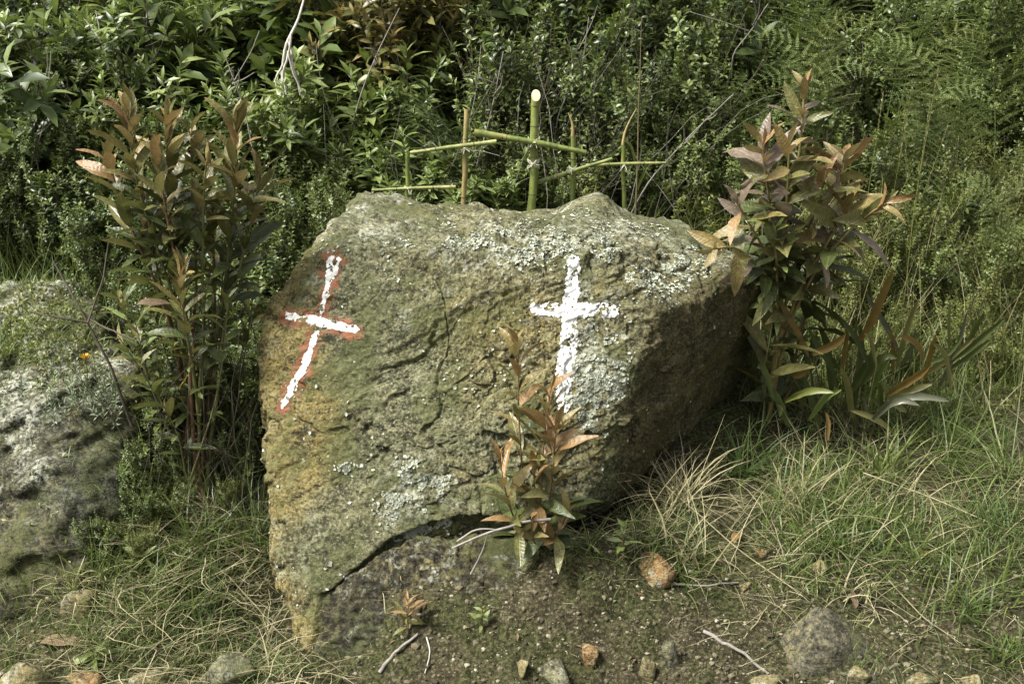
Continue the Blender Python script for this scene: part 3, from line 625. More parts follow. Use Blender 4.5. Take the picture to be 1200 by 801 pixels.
# near row, just behind boulder and outcrop
for a in [('dense', 20, 4.9, .8), ('small', 60, 4.6, .6), ('small', 160, 4.75, .7), ('dense2', 110, 5.1, .85), ('small', 250, 4.6, .7), ('small', 310, 4.35, .6), ('lance', 330, 4.8, .75), ('small', 370, 4.6, .62), ('lance', 400, 4.95, .75), ('whorl', 350, 5.0, .9), ('whorl', 440, 4.9, .7),
          ('whorl', 505, 4.62, .5), ('whorl', 560, 4.62, .5), ('whorl', 470, 4.62, .4), ('lance', 470, 5.1, .8), ('dense2', 560, 5.2, .75), ('dense', 640, 5.15, .8), ('dense', 700, 5.05, .65), ('small_light', 760, 4.9, .62), ('sprig', 795, 4.65, .62), ('sprig', 690, 4.6, .5), ('small_light', 830, 4.95, .7), ('small', 730, 5.0, .7),
          ('small_light', 880, 5.1, .75), ('small', 850, 4.75, .55), ('fine', 960, 4.7, .9), ('fine', 1010, 4.6, .8), ('fine', 1060, 4.8, .9), ('fine', 1100, 4.55, .8), ('fine', 1150, 4.7, .9), ('fine', 1190, 4.9, 1.), ('fine', 1120, 5.1, 1.), ('fine', 1030, 5.1, 1.), ('sprig', 1130, 5.0, .75), ('fine', 1220, 4.5, .8), ('small', 1190, 5.3, .7),
          ('whorl', 385, 4.75, .75), ('whorl', 300, 4.95, .8), ('lance', 250, 4.9, .85), ('lance', 60, 5.0, .85), ('lance', 130, 4.85, .75), ('lance', 200, 5.1, .9), ('whorl', 420, 5.2, 1.), ('red', 470, 5.3, 1.05), ('lance', 530, 4.9, .6), ('whorl', 620, 4.7, .42), ('lance', 20, 4.75, .6), ('small_light', 700, 5.2, .9), ('small_light', 790, 5.2, .9), ('sprig', 830, 4.6, .5), ('sprig', 410, 4.5, .5),
          ('broad', 90, 4.95, .8), ('broad', 175, 5.2, .95), ('broad', 10, 5.2, .9), ('broad', 355, 5.3, .95), ('twiggy', 610, 4.95, .7), ('twiggy', 680, 4.85, .65), ('twiggy', 560, 5.1, .8), ('twiggy', 40, 4.6, .6), ('twiggy', 760, 5.1, .8), ('twiggy', 300, 4.7, .65), ('broad', 650, 5.5, .9), ('broad', 850, 5.4, .8), ('twiggy', 1080, 5.0, .6),
          ('small', 20, 4.45, .45), ('dense2', 90, 4.5, .5), ('small', 130, 4.35, .45), ('dense', 200, 4.45, .55), ('small', -20, 4.5, .5), ('dense2', 290, 4.1, .5), ('small', 250, 4.15, .5), ('dense', 330, 4.3, .5), ('small', 400, 4.55, .5), ('dense2', 270, 3.8, .35), ('small', 190, 4.0, .38), ('dense', 235, 3.75, .32), ('small', 165, 3.55, .3), ('lance', 185, 3.7, .34), ('fine', 140, 3.42, .3), ('fine', 110, 3.2, .22), ('small', 95, 3.15, .18), ('fine', 145, 3.15, .22), ('small', 160, 3.4, .28), ('fine', 125, 3.6, .3), ('small', 150, 3.25, .24), ('fine', 60, 3.05, .16), ('lance', 135, 3.35, .26), ('fine', 170, 3.45, .3), ('small', 130, 4.05, .35), ('fine', 175, 3.3, .26), ('dense2', 280, 3.55, .28), ('fine', 265, 3.4, .28), ('lance', 295, 3.75, .34), ('small', 300, 3.95, .4),
          ('fine', 940, 4.35, .6), ('fine', 1000, 4.25, .6), ('fine', 1060, 4.35, .65), ('fine', 1150, 4.3, .6), ('small', 1080, 4.6, .5), ('small_light', 1000, 4.9, .6), ('small_light', 1060, 5.2, .7), ('small', 950, 5.0, .7), ('sprig', 1180, 4.5, .5), ('lance', 1090, 4.9, .5), ('dense', 740, 5.3, .8), ('small', 600, 4.8, .45), ('small_light', 660, 4.75, .4)]: put(*a)
# second row
for a in [('dense', -60, 5.4, 1), ('dense', 60, 5.6, 1.), ('lance', 160, 5.45, 1.), ('lance', 230, 5.4, 1.05), ('lance', 290, 5.6, 1.), ('dense2', 370, 5.6, 1.), ('red', 450, 5.6, 1.), ('red', 500, 5.7, 1.), ('dense', 560, 5.8, 1.), ('dense2', 640, 5.7, 1.), ('dense', 700, 5.8, 1.05), ('dense', 790, 5.6, .95), ('small_light', 850, 5.5, 1.),
          ('small', 910, 5.7, 1.), ('small_light', 1000, 5.8, .9), ('dense2', 1080, 5.9, .9), ('small', 1150, 5.7, 1.), ('dense2', 1240, 5.7, 1.), ('small_light', 1120, 5.5, .7)]: put(*a)
# upper rows close the bank against the sky
for Y, n in ((6.4, 13), (7.2, 13), (8.1, 12), (9.2, 11)):
    for i in range(n):
        px = -150 + 1500 * (i + .5 + random.uniform(-.3, .3)) / n
        put(random.choice(['dense', 'dense', 'dense2', 'small', 'lance' if px < 500 else 'small_light']), px, Y + random.uniform(-.25, .25), random.uniform(.8, 1.4))

# ------------------------------------------------------------------ ferns
def frond_mesh(L, npin, seed, mat, wide=.27, stipe=.36):
    rg = np.random.default_rng(seed); n0 = 16; path = [np.zeros(3)]; d = np.array([0, .22, 1.])
    for k in range(n0):
        t = k / n0; d = d / np.linalg.norm(d) + np.array([0, .07, -.19]) * (.15 + 1.4 * max(0, t - .3)); d /= np.linalg.norm(d); path.append(path[-1] + d * L / n0)
    path = np.array(path); mb = MB(); mb.add(*tube(path, np.linspace(.0042, .001, n0 + 1), 4))
    ts = np.linspace(stipe, .99, npin); x = ts * n0; i = np.clip(x.astype(int), 0, n0 - 1); f = x - i; pos = path[i] + (path[i + 1] - path[i]) * f[:, None]; ax = path[i + 1] - path[i]; ax /= np.linalg.norm(ax, axis=1)[:, None]
    s = np.array([1., 0, 0]); sh = leaf_shape(2, .62, .1, .1, .75); PP, FF, SS = [], [], []
    for side in (-1, 1):
        for k in range(npin):
            u = (ts[k] - stipe) / (1 - stipe); pl = L * wide * (1 - u) ** .75 * (.75 + .25 * min(1, u * 5)) * rg.uniform(.88, 1.08) + .012; d = s * side + ax[k] * .75 + rg.normal(size=3) * .06; d /= np.linalg.norm(d); nn = np.cross(s, ax[k])
            m = max(4, int(pl / .009)); q = np.linspace(.06, 1, m); base = pos[k] + d * (pl * q)[:, None] + np.array([0, 0, -1])[None] * (q ** 2 * pl * .22)[:, None]; cr = np.cross(nn, d)
            for sg in (-1, 1):
                PP.append(base); FF.append(frames(np.tile(cr * sg + d * .5, (m, 1)), np.tile(nn, (m, 1)) + rg.normal(size=(m, 3)) * .2)); SS.append((.0145 * (1 - .75 * q ** 1.5)) * (.35 + .65 * pl / (L * wide)))
            mb.add(*tube(base[[0, m // 2, m - 1]], [.0013, .0009, .0004], 3))
    mb.add(*place(sh, np.concatenate(PP), np.concatenate(FF), np.concatenate(SS))); return mb.mesh('frond', mat)
FR = [frond_mesh(1.05, 14, 11, M['lf_light']), frond_mesh(.95, 13, 12, M['lf_light'], .25), frond_mesh(.85, 12, 13, M['lf_yellow'], .24)]
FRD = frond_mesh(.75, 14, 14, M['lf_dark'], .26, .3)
def fern(px, Y, n, sc, label, which=(0, 1, 1, 2), group='ferns on the bank'):
    x = (px - 600) / FPX * Y / math.cos(PITCH); e = empty('fern', (x, Y, H1(x, Y) - .02))
    for k in range(n):
        me = FRD if which == 'dark' else FR[random.choice(which)]
        o = obj('frond', me, e); o.rotation_euler = (random.uniform(-.15, .25), random.uniform(-.25, .25), math.pi + random.uniform(-1.5, 1.5)); q = sc * random.uniform(.75, 1.15); o.scale = (q, q, q)
        o.location = (random.uniform(-.12, .12), random.uniform(-.1, .1), 0)
    prop(e, label, 'fern', group); return e
FL = 'green bracken fern with arching fronds above the grassy slope'
for a in [(925, 5.3, 4, 1.), (985, 5.2, 4, 1.05), (1060, 5.3, 4, 1.), (1130, 5.25, 4, 1.05), (1190, 5.1, 4, .95), (890, 5.25, 3, .9), (1030, 5.7, 4, 1.1), (960, 5.8, 4, 1.1), (1170, 5.7, 4, 1.1), (1100, 5.0, 3, .75), (1100, 5.6, 4, 1.1), (1165, 4.7, 3, .65), (1240, 5.2, 4, 1.)]:
    fern(*a, FL if a[1] < 5.5 else 'green bracken fern with arching fronds rising at the back of the fern bed', group='bracken ferns on the bank')
def open_frond(e, pts, wide, mat, seed, npin=16):
    rg = np.random.default_rng(seed); path = resample([PA(*a) for a in pts], 18); L = np.linalg.norm(np.diff(path, axis=0), axis=1).sum(); off = np.array(e.location); mb = MB(); mb.add(*tube(path - off, np.linspace(.0035, .0008, 18), 4))
    nf = np.array([.1, -.8, .6]); sh = leaf_shape(2, .55, .15, .15, .75); ts = np.linspace(.2, .99, npin); PP, FF, SS = [], [], []
    for t in ts:
        x = t * 17; i = min(int(x), 16); p = path[i] + (path[i + 1] - path[i]) * (x - i); a = path[i + 1] - path[i]; a /= np.linalg.norm(a); sd_ = np.cross(nf, a); sd_ /= np.linalg.norm(sd_)
        for sg in (-1, 1):
            pl = L * wide * (1 - (t - .2) / .8) ** .8 * rg.uniform(.85, 1.1) + .012; d = sd_ * sg + a * .45 + rg.normal(size=3) * .08; d /= np.linalg.norm(d); m = max(4, int(pl / .008)); q = np.linspace(.06, 1, m); base = p + d * (pl * q)[:, None] + np.array([0, 0, -1.]) * (q ** 2 * pl * .2)[:, None]; cr = np.cross(nf, d); mb.add(*tube(base[[0, m // 2, m - 1]] - off, [.0011, .0008, .0004], 3))
            for s2 in (-1, 1): PP.append(base - off); FF.append(frames(np.tile(cr * s2 + d * .5, (m, 1)), np.tile(nf, (m, 1)) + rg.normal(size=(m, 3)) * .25)); SS.append(.014 * (1 - .7 * q ** 1.5) * (.45 + .55 * pl / (L * wide)))
    mb.add(*place(sh, np.concatenate(PP), np.concatenate(FF), np.concatenate(SS))); return obj('frond', mb.mesh('frond', mat), e)
for bx_, by_, Yb, fr_, lab in [(955, 190, 4.95, [[(940, 60), (900, 35), (868, 48)], [(958, 50), (985, 15), (1022, 30)], [(945, 90), (905, 85), (872, 108)], [(962, 90), (1000, 70), (1035, 92)]], 'bright bracken fern spreading above the yellow-stemmed sapling'),
                         (1090, 200, 5.0, [[(1080, 70), (1050, 40), (1012, 52)], [(1095, 60), (1125, 28), (1165, 45)], [(1085, 120), (1055, 105), (1025, 130)], [(1098, 110), (1135, 95), (1168, 122)]], 'bright bracken fern among tall seed-headed grass'),
                         (1170, 330, 4.6, [[(1165, 235), (1140, 205), (1110, 222)], [(1175, 230), (1190, 200), (1215, 215)], [(1172, 280), (1195, 262), (1215, 285)]], 'small bracken fern low on the grassy slope')]:
    b = PA(bx_, by_, Yb); g = np.array([b[0], b[1], H1(b[0], b[1]) - .02]); e = empty('fern', g); prop(e, lab, 'fern', 'bracken ferns on the bank')
    for k, f_ in enumerate(fr_):
        open_frond(e, [(bx_, by_, Yb), ((bx_ + f_[0][0]) / 2, (by_ + f_[0][1]) / 2, Yb - .02)] + [(*a, Yb - .06 - .05 * i) for i, a in enumerate(f_)], .2, [M['lf_light'], M['lf_yellow'], M['lf_mid']][k % 3], 500 + k + bx_)
    obj('stalk', mesh_np('stalk', *tube(np.array([[0, 0, 0], (b - g) / 2, b - g]), [.006, .005, .004], 5), M['stem_green']), e)
fern(905, 4.75, 5, .75, 'pale yellow-green fern just behind the yellow-stemmed sapling', (2,))
fern(880, 5.0, 4, .8, 'mid-green fern between the small bright shrubs behind the boulder corner', (1,))
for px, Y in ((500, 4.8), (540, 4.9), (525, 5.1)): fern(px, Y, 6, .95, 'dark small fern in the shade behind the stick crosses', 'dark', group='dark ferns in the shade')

# ------------------------------------------------------------------ reddish saplings, every leaf a piece of its own
LEAFM = {}
HERO = {}
def hero_mat(k):
    if k not in HERO:
        ramp = [n for n in M[k].node_tree.nodes if n.type == 'VALTORGB'][0]; st = [(e.position, tuple(e.color)[:3]) for e in ramp.color_ramp.elements]
        HERO[k] = leaf_mat('veined_' + M[k].name, st, M[k].node_tree.nodes['Principled BSDF'].inputs['Roughness'].default_value, .22, vein=1, tcol=tuple(.5 * a + .5 * b for a, b in zip(st[-1][1], (.16, .14, .03))))
    return HERO[k]
def leafmesh(matkey, var):
    k = (matkey, var)
    if k not in LEAFM:
        bent = var >= 4; var0, var = var, var % 4; w, fold, curl, shp = [(.26, .4, .1, .95), (.3, .28, .26, .9), (.24, .5, .16, 1.05), (.37, .2, .36, .85)][var]
        Vv, Ff = leaf_shape(6, w, fold, curl, shp)
        if bent:
            yy = Vv[:, 1].copy(); tw = .9 * yy * (1 if var % 2 else -1); xx, zz = Vv[:, 0].copy(), Vv[:, 2].copy(); Vv[:, 0] = xx * np.cos(tw) - zz * np.sin(tw) * .6 + .14 * yy ** 2 * (1 if var < 2 else -1); Vv[:, 2] = zz + xx * np.sin(tw) - .16 * yy ** 2.5
            Vv[:, 2] += .018 * np.sin(yy * 13 + var * 2) * np.sign(xx)
        if var == 3: Vv[:, 2] += .03 * np.sin(Vv[:, 1] * 9)
        LEAFM[k] = mesh_np('leaf', Vv, Ff, hero_mat(matkey))
    return LEAFM[k]
def stem_leaves(root, path, t0, n, llen, grade, rg, elevs=(1.25, .9, .3), vars_=(0, 1, 2), jit=.18, sizes=(.9, 1.1, .95, .6), parent_off=None):
    n = int(n * 1.45)
    ts = t0 + (1 - t0) * (1 - (1 - np.linspace(0, 1, n)) ** 1.25); u = (ts - t0) / (1 - t0); phi = np.arange(n) * 2.4 + rg.uniform(0, 6)
    e = np.interp(u, [0, .65, 1], elevs) + rg.normal(size=n) * .14; pos, fr = leaf_frames(path, ts, phi, e, jit, rg); sz = 1.12 * llen * np.interp(u, [0, .4, .85, 1], sizes) * rg.uniform(.68, 1.25, n); off = np.array(root.location)
    for i in range(n):
        keys = [g for g in grade if u[i] >= g[0]][-1][1]; o = obj('leaf', leafmesh(keys[rg.integers(len(keys))], int(vars_[rg.integers(len(vars_))] + (4 if rg.random() < .5 else 0))), root)
        m = np.eye(4); m[:3, :3] = fr[i] * sz[i]; m[:3, 3] = pos[i] - off; o.matrix_basis = Matrix(m.tolist())
def stem(root, pts, r0, r1, mat, m=18, name='stem'):
    q = resample(pts, m); ln = np.linspace(0, 1, m); wb = np.stack([vnoise(np.stack([ln * 6 + 3.7 * a, 0 * ln + pts[0][0] * 31, 0 * ln + pts[-1][2] * 17], 1), 3) for a in range(3)], 1); q = q + wb * (r0 * 1.1) * np.sin(math.pi * np.clip(ln, .02, .98))[:, None]; o = obj(name, mesh_np(name, *tube(q - np.array(root.location), np.linspace(r0, r1, m), 7), mat), root); return q
def ground_at(px, py, lo=2.4, hi=6.):
    for _ in range(15):
        Yc = (lo + hi) / 2; p = P(px, py, Yc)
        if p.z > H1(p.x, p.y): lo = Yc
        else: hi = Yc
    return np.array(p)

G_young = [(0, ['lf_deep', 'lf_mid']), (.3, ['lf_olive', 'lf_deep']), (.55, ['lf_olive', 'lf_olive', 'lf_bronze']), (.8, ['lf_bronze', 'lf_bronze', 'lf_olive', 'lf_rust'])]
def sapling(name, base, label, group=None):
    e = empty(name, base); prop(e, label, 'plant', group); return e
# plant beside the outcrop, several stems
rgL = np.random.default_rng(31)
b0 = ground_at(232, 575)
left = sapling('red_tipped_sapling', b0, 'tall many-stemmed sapling with bronze leaf tips between outcrop and boulder')
for pts, n, ll, t0 in [([(150, 128, 3.36), (152, 175, 3.37), (165, 235, 3.4), (200, 330, 3.45), (226, 470, 3.48)], 26, .115, .56),
                   ([(196, 148, 3.4), (194, 200, 3.41), (198, 260, 3.43), (215, 370, 3.46), (232, 480, 3.5)], 28, .12, .56),
                   ([(183, 178, 3.32), (190, 220, 3.35), (202, 290, 3.38), (222, 400, 3.42)], 18, .105, .6),
                   ([(276, 142, 3.42), (275, 190, 3.43), (274, 250, 3.45), (262, 350, 3.48), (243, 470, 3.5)], 28, .12, .56),
                   ([(243, 185, 3.34), (238, 225, 3.36), (236, 300, 3.4), (237, 420, 3.44)], 14, .085, .68),
                   ([(211, 318, 3.3), (212, 360, 3.32), (228, 440, 3.36), (236, 520, 3.42)], 20, .1, .6),
                   ([(250, 250, 3.5), (252, 330, 3.5), (246, 450, 3.5)], 16, .1, .5), ([(126, 185, 3.42), (142, 235, 3.43), (188, 350, 3.46), (226, 480, 3.5)], 16, .11, .58), ([(304, 205, 3.46), (296, 260, 3.46), (262, 380, 3.48)], 15, .11, .58), ([(224, 160, 3.46), (224, 215, 3.46), (232, 340, 3.48)], 15, .11, .62), ([(166, 215, 3.45), (180, 300, 3.47), (215, 430, 3.5)], 14, .1, .55)]:
    pp = [PA(*a) for a in pts][::-1]; pp = [b0 + np.array([rgL.normal() * .03, rgL.normal() * .02, -.03])] + pp
    q = stem(left, pp, .0075, .0025, M['stem_red'] if rgL.random() < .6 else M['stem_green']); stem_leaves(left, q, t0, n, ll * 1.02, G_young, rgL, elevs=(1.1, .72, .28), vars_=(0, 1, 2), jit=.16)
for k in range(24):
    tx = rgL.uniform(135, 312); ty = rgL.uniform(240, 480); Yk = rgL.uniform(3.36, 3.62); base = b0 + np.array([rgL.normal() * .07, rgL.normal() * .05, -.04])
    pp = [base, PA(232 + (tx - 232) * .55 + rgL.normal() * 8, (ty + 560) / 2, Yk), PA(tx, ty, Yk)]; q = stem(left, pp, .004, .0015, M['stem_green'] if k % 2 else M['bark'], 12); stem_leaves(left, q, .42, 9, .085, [(0, ['lf_deep', 'lf_mid']), (.6, ['lf_olive', 'lf_mid', 'lf_light'])], rgL, elevs=(1.3, .95, .45))
# sapling right of the boulder
rgR = np.random.default_rng(37); b1 = ground_at(900, 492)
right = sapling('broad_leaved_sapling', b1, 'sapling with large mauve-bronze leaves on a yellow stem against the right-hand boulder corner')
G_r = [(0, ['lf_deep', 'lf_deep', 'lf_olive']), (.3, ['lf_olive', 'lf_deep', 'lf_pale']), (.6, ['lf_olive', 'lf_bronze', 'lf_pale', 'lf_olive']), (.85, ['lf_bronze', 'lf_bronze', 'lf_rust', 'lf_pale'])]
for pts, n, ll, t0, vs in [([(943, 98, 3.72), (940, 150, 3.72), (930, 215, 3.74), (915, 290, 3.76), (916, 370, 3.78), (905, 440, 3.8)], 26, .105, .45, (0, 1, 3)),
                       ([(893, 168, 3.66), (897, 215, 3.68), (908, 280, 3.74), (916, 350, 3.78), (908, 420, 3.8)], 18, .13, .52, (1, 3)),
                       ([(925, 170, 3.6), (922, 225, 3.64), (916, 290, 3.72), (915, 370, 3.78), (906, 440, 3.8)], 20, .13, .5, (1, 3, 0)),
                       ([(990, 185, 3.75), (984, 230, 3.76), (965, 290, 3.78), (930, 360, 3.8), (908, 450, 3.82)], 22, .13, .5, (0, 1, 3)),
                       ([(862, 235, 3.6), (880, 265, 3.64), (905, 310, 3.72), (914, 370, 3.78), (906, 440, 3.8)], 12, .12, .58, (1, 3)),
                       ([(1000, 232, 3.66), (975, 275, 3.7), (940, 330, 3.76), (912, 400, 3.8)], 14, .125, .5, (1, 3)),
                       ([(1038, 238, 3.6), (1005, 258, 3.66), (955, 315, 3.76), (912, 400, 3.8)], 11, .135, .55, (0, 1)), ([(836, 292, 3.54), (866, 286, 3.62), (902, 325, 3.72), (912, 400, 3.8)], 9, .115, .6, (1, 3)), ([(968, 205, 3.66), (955, 250, 3.7), (930, 310, 3.76), (912, 400, 3.8)], 14, .125, .5, (0, 1)),
                       ([(905, 262, 3.58), (910, 300, 3.66), (914, 350, 3.74), (908, 430, 3.8)], 14, .095, .55, (0, 1))]:
    pp = [PA(*a) for a in pts][::-1]; pp = [b1 + np.array([0, 0, -.03])] + pp; q = stem(right, pp, .009, .003, M['cane_dry'], 20)
    stem_leaves(right, q, t0, n, ll, G_r if ll > .1 else [(0, ['lf_light', 'lf_deep', 'lf_yellow'])], rgR, elevs=(1.4, 1.15, .45), vars_=vs, jit=.28, sizes=(.95, 1.1, 1., .6))
pp = [b1 + np.array([.05, .02, -.03]), PA(930, 420, 3.86), PA(950, 350, 3.88), PA(965, 300, 3.88)]; q = stem(right, pp, .007, .003, M['stem_red']); stem_leaves(right, q, .25, 18, .15, [(0, ['lf_deep'])], rgR, elevs=(1.5, 1.2, .7), vars_=(1, 3), jit=.25)
pp = [b1 + np.array([-.02, -.02, -.03]), PA(898, 420, 3.76), PA(905, 380, 3.76)]; q = stem(right, pp, .005, .003, M['stem_green']); stem_leaves(right, q, .3, 9, .15, [(0, ['lf_deep', 'lf_olive'])], rgR, elevs=(1.2, .9, .5), vars_=(0, 1), jit=.25)
# sapling growing in front of the boulder
rgF = np.random.default_rng(41); b2 = ground_at(632, 655)
front = sapling('small_red_sapling', b2, 'knee-high sapling with copper leaf tips growing in front of the boulder face')
G_f = [(0, ['lf_deep', 'lf_mid', 'lf_olive']), (.45, ['lf_olive', 'lf_deep']), (.6, ['lf_bronze', 'lf_olive', 'lf_rust']), (.82, ['lf_rust', 'lf_rust', 'lf_bronze'])]
for pts, n, ll, t0 in [([(606, 398, 3.06), (608, 450, 3.06), (610, 520, 3.06), (618, 590, 3.06)], 18, .085, .38),
                   ([(645, 458, 3.02), (638, 505, 3.03), (634, 560, 3.04), (632, 610, 3.05)], 20, .085, .3),
                   ([(652, 500, 2.98), (648, 545, 3.0), (643, 590, 3.02)], 18, .08, .3),
                   ([(586, 535, 2.97), (590, 570, 2.99), (602, 610, 3.02)], 18, .085, .22), ([(622, 610, 2.95), (625, 630, 2.97)], 9, .06, .2),
                   ([(665, 600, 2.98), (655, 625, 3.0)], 9, .07, .2), ([(625, 545, 3.0), (628, 590, 3.02)], 12, .07, .3)]:
    pp = [PA(*a) for a in pts][::-1]; pp = [b2 + np.array([rgF.normal() * .015, rgF.normal() * .01, -.02])] + pp
    q = stem(front, pp, .0045, .0018, M['stem_red']); stem_leaves(front, q, t0, n, ll * 1.35, G_f, rgF, jit=.16, elevs=(1.3, .85, .3), vars_=(0, 1, 2))
def seedling(px, py, n, ll, hpx, grade, label, seed, name='seedling', group=None, elevs=(1.3, .9, .4), leanx=0, vars_=(0, 1), cat='seedling'):
    rg = np.random.default_rng(seed); b = ground_at(px, py); e = empty(name, b); Yc = b[1]; prop(e, label, cat, group); top = PA(px + leanx, py - hpx, Yc - .01)
    q = stem(e, [b - np.array([0, 0, .02]), (b + top) / 2, top], .002, .001, M['stem_red'], 8); stem_leaves(e, q, .25, n, ll, grade, rg, elevs=elevs, vars_=vars_); return e
seedling(478, 742, 9, .06, 38, [(0, ['lf_olive']), (.4, ['lf_rust'])], 'small copper-red seedling at the foot of the rock ledge', 51)
GL = [(0, ['lf_light', 'lf_yellow'])]
seedling(730, 655, 7, .055, 36, [(0, ['lf_light', 'lf_mid'])], 'broad green seedling next to the rust-orange stone', 52, vars_=(3, 1))
seedling(565, 735, 8, .03, 22, GL, 'tiny bright green seedling on bare soil', 53, vars_=(3,))
seedling(412, 690, 6, .045, 24, GL, 'small yellow-green seedling on the lichen-crusted ledge', 54, vars_=(3, 1))
seedling(168, 662, 16, .055, 10, [(0, ['lf_light'])], 'flat green leaf rosette in the grass near the outcrop', 55, name='rosette_herb', elevs=(1.45, 1.2, .6), cat='herb')
seedling(110, 772, 11, .05, 8, [(0, ['lf_light', 'lf_mid'])], 'low green rosette beside the rounded tan stone', 56, name='rosette_herb', elevs=(1.5, 1.3, .8), cat='herb')
seedling(200, 580, 12, .05, 34, [(0, ['lf_light', 'lf_mid'])], 'leafy light green herb under the many-stemmed sapling', 57, cat='herb', name='leafy_herb')
# strap-leaved fern clump, leaves placed one by one
def strap(root, p0, p1, w, matkey, sag=.03, side=None):
    p0, p1 = np.array(p0), np.array(p1); L = np.linalg.norm(p1 - p0); n = 10; t = np.linspace(0, 1, n + 1); path = p0 + (p1 - p0) * t[:, None]; path[:, 2] += sag * np.sin(math.pi * t)
    d = np.gradient(path, axis=0); d /= np.linalg.norm(d, axis=1)[:, None]; vd = np.array([0.25, -1, .35]) if side is None else np.array(side); s = np.cross(d, vd); s /= np.linalg.norm(s, axis=1)[:, None]; nn = np.cross(s, d)
    hw = .42 * w * np.sin(math.pi * (.06 + .9 * t)) ** .6 * (1 + .08 * np.sin(t * 21 + w * 900)); hw[-1] = w * .04; path[:, 0] += .006 * np.sin(t * 5 + w * 500) * t
    VV = np.stack([path - s * hw[:, None] + nn * hw[:, None] * .55, path, path + s * hw[:, None] + nn * hw[:, None] * .55], 1).reshape(-1, 3); F = []
    for i in range(n): a = 3 * i; F += [(a, a + 1, a + 4, a + 3), (a + 1, a + 2, a + 5, a + 4)]
    return obj('strap_leaf', mesh_np('strap_leaf', VV - np.array(root.location), F, M[matkey]), root)
b3 = ground_at(985, 500); clump = empty('strap_fern', b3); prop(clump, 'clump of long strap leaves, some tan, right of the boulder', 'fern')
for x0, y0, x1, y1, w, mk, Y0, Y1 in [(1006, 400, 1047, 316, .04, 'lf_tan', 3.82, 3.72), (952, 414, 991, 391, .034, 'lf_tan', 3.74, 3.68), (929, 440, 951, 425, .03, 'lf_tan', 3.72, 3.68), (1040, 462, 1090, 428, .034, 'lf_tan', 3.75, 3.66), (970, 516, 968, 482, .022, 'lf_tan', 3.64, 3.66),
        (920, 470, 975, 460, .03, 'lf_yellow', 3.7, 3.6), (948, 492, 984, 456, .03, 'lf_light', 3.7, 3.62), (1015, 500, 1075, 475, .03, 'lf_sky_sheen', 3.7, 3.62), (1010, 450, 1050, 420, .04, 'lf_deep', 3.8, 3.75), (990, 470, 1030, 400, .036, 'lf_deep', 3.85, 3.82),
        (1000, 480, 1010, 380, .036, 'lf_deep', 3.88, 3.9), (975, 470, 960, 380, .036, 'lf_deep', 3.9, 3.88), (1120, 420, 1176, 372, .03, 'lf_deep', 3.95, 3.9), (1130, 410, 1152, 365, .03, 'lf_deep', 4.0, 3.95), (1080, 440, 1140, 395, .03, 'lf_olive', 3.9, 3.85),
        (960, 500, 940, 440, .034, 'lf_deep', 3.8, 3.76), (1030, 480, 1090, 450, .032, 'lf_olive', 3.75, 3.7), (1000, 490, 985, 430, .034, 'lf_olive', 3.78, 3.72), (905, 470, 885, 430, .03, 'lf_deep', 3.72, 3.7), (1040, 470, 1110, 470, .03, 'lf_sky_sheen', 3.72, 3.66), (925, 500, 900, 450, .034, 'lf_deep', 3.75, 3.72),
        (1050, 430, 1075, 350, .03, 'lf_olive', 4.0, 4.0), (940, 480, 925, 400, .036, 'lf_deep', 3.9, 3.9)] + [(x, y, x + rgR.normal() * 34, y - 20 - abs(rgR.normal()) * 34, rgR.uniform(.018, .03), ['lf_deep', 'lf_olive', 'lf_mid', 'lf_deep', 'lf_sky_sheen', 'lf_tan'][rgR.integers(6)], Yq, Yq - rgR.uniform(0, .1)) for x, y, Yq in zip(rgR.uniform(910, 1120, 26), rgR.uniform(400, 510, 26), rgR.uniform(3.7, 3.95, 26))]:
    p0, p1 = PA(x0, y0, Y0), PA(x1, y1, Y1); strap(clump, p0, p1, w, mk, float(rng.uniform(-.02, .05)))
    b4 = b3 + np.array([(x0 - 985) * .0021 + rng.normal() * .03, rng.normal() * .05, 0]); b4[2] = H1(b4[0], b4[1]); q = resample([b4 + np.array([0, 0, -.02]), (b4 + p0) / 2 + np.array([0, 0, .02]), p0], 8); obj('leaf_stalk', mesh_np('leaf_stalk', *tube(q - b3, .0022, 4), M['stem_green']), clump)

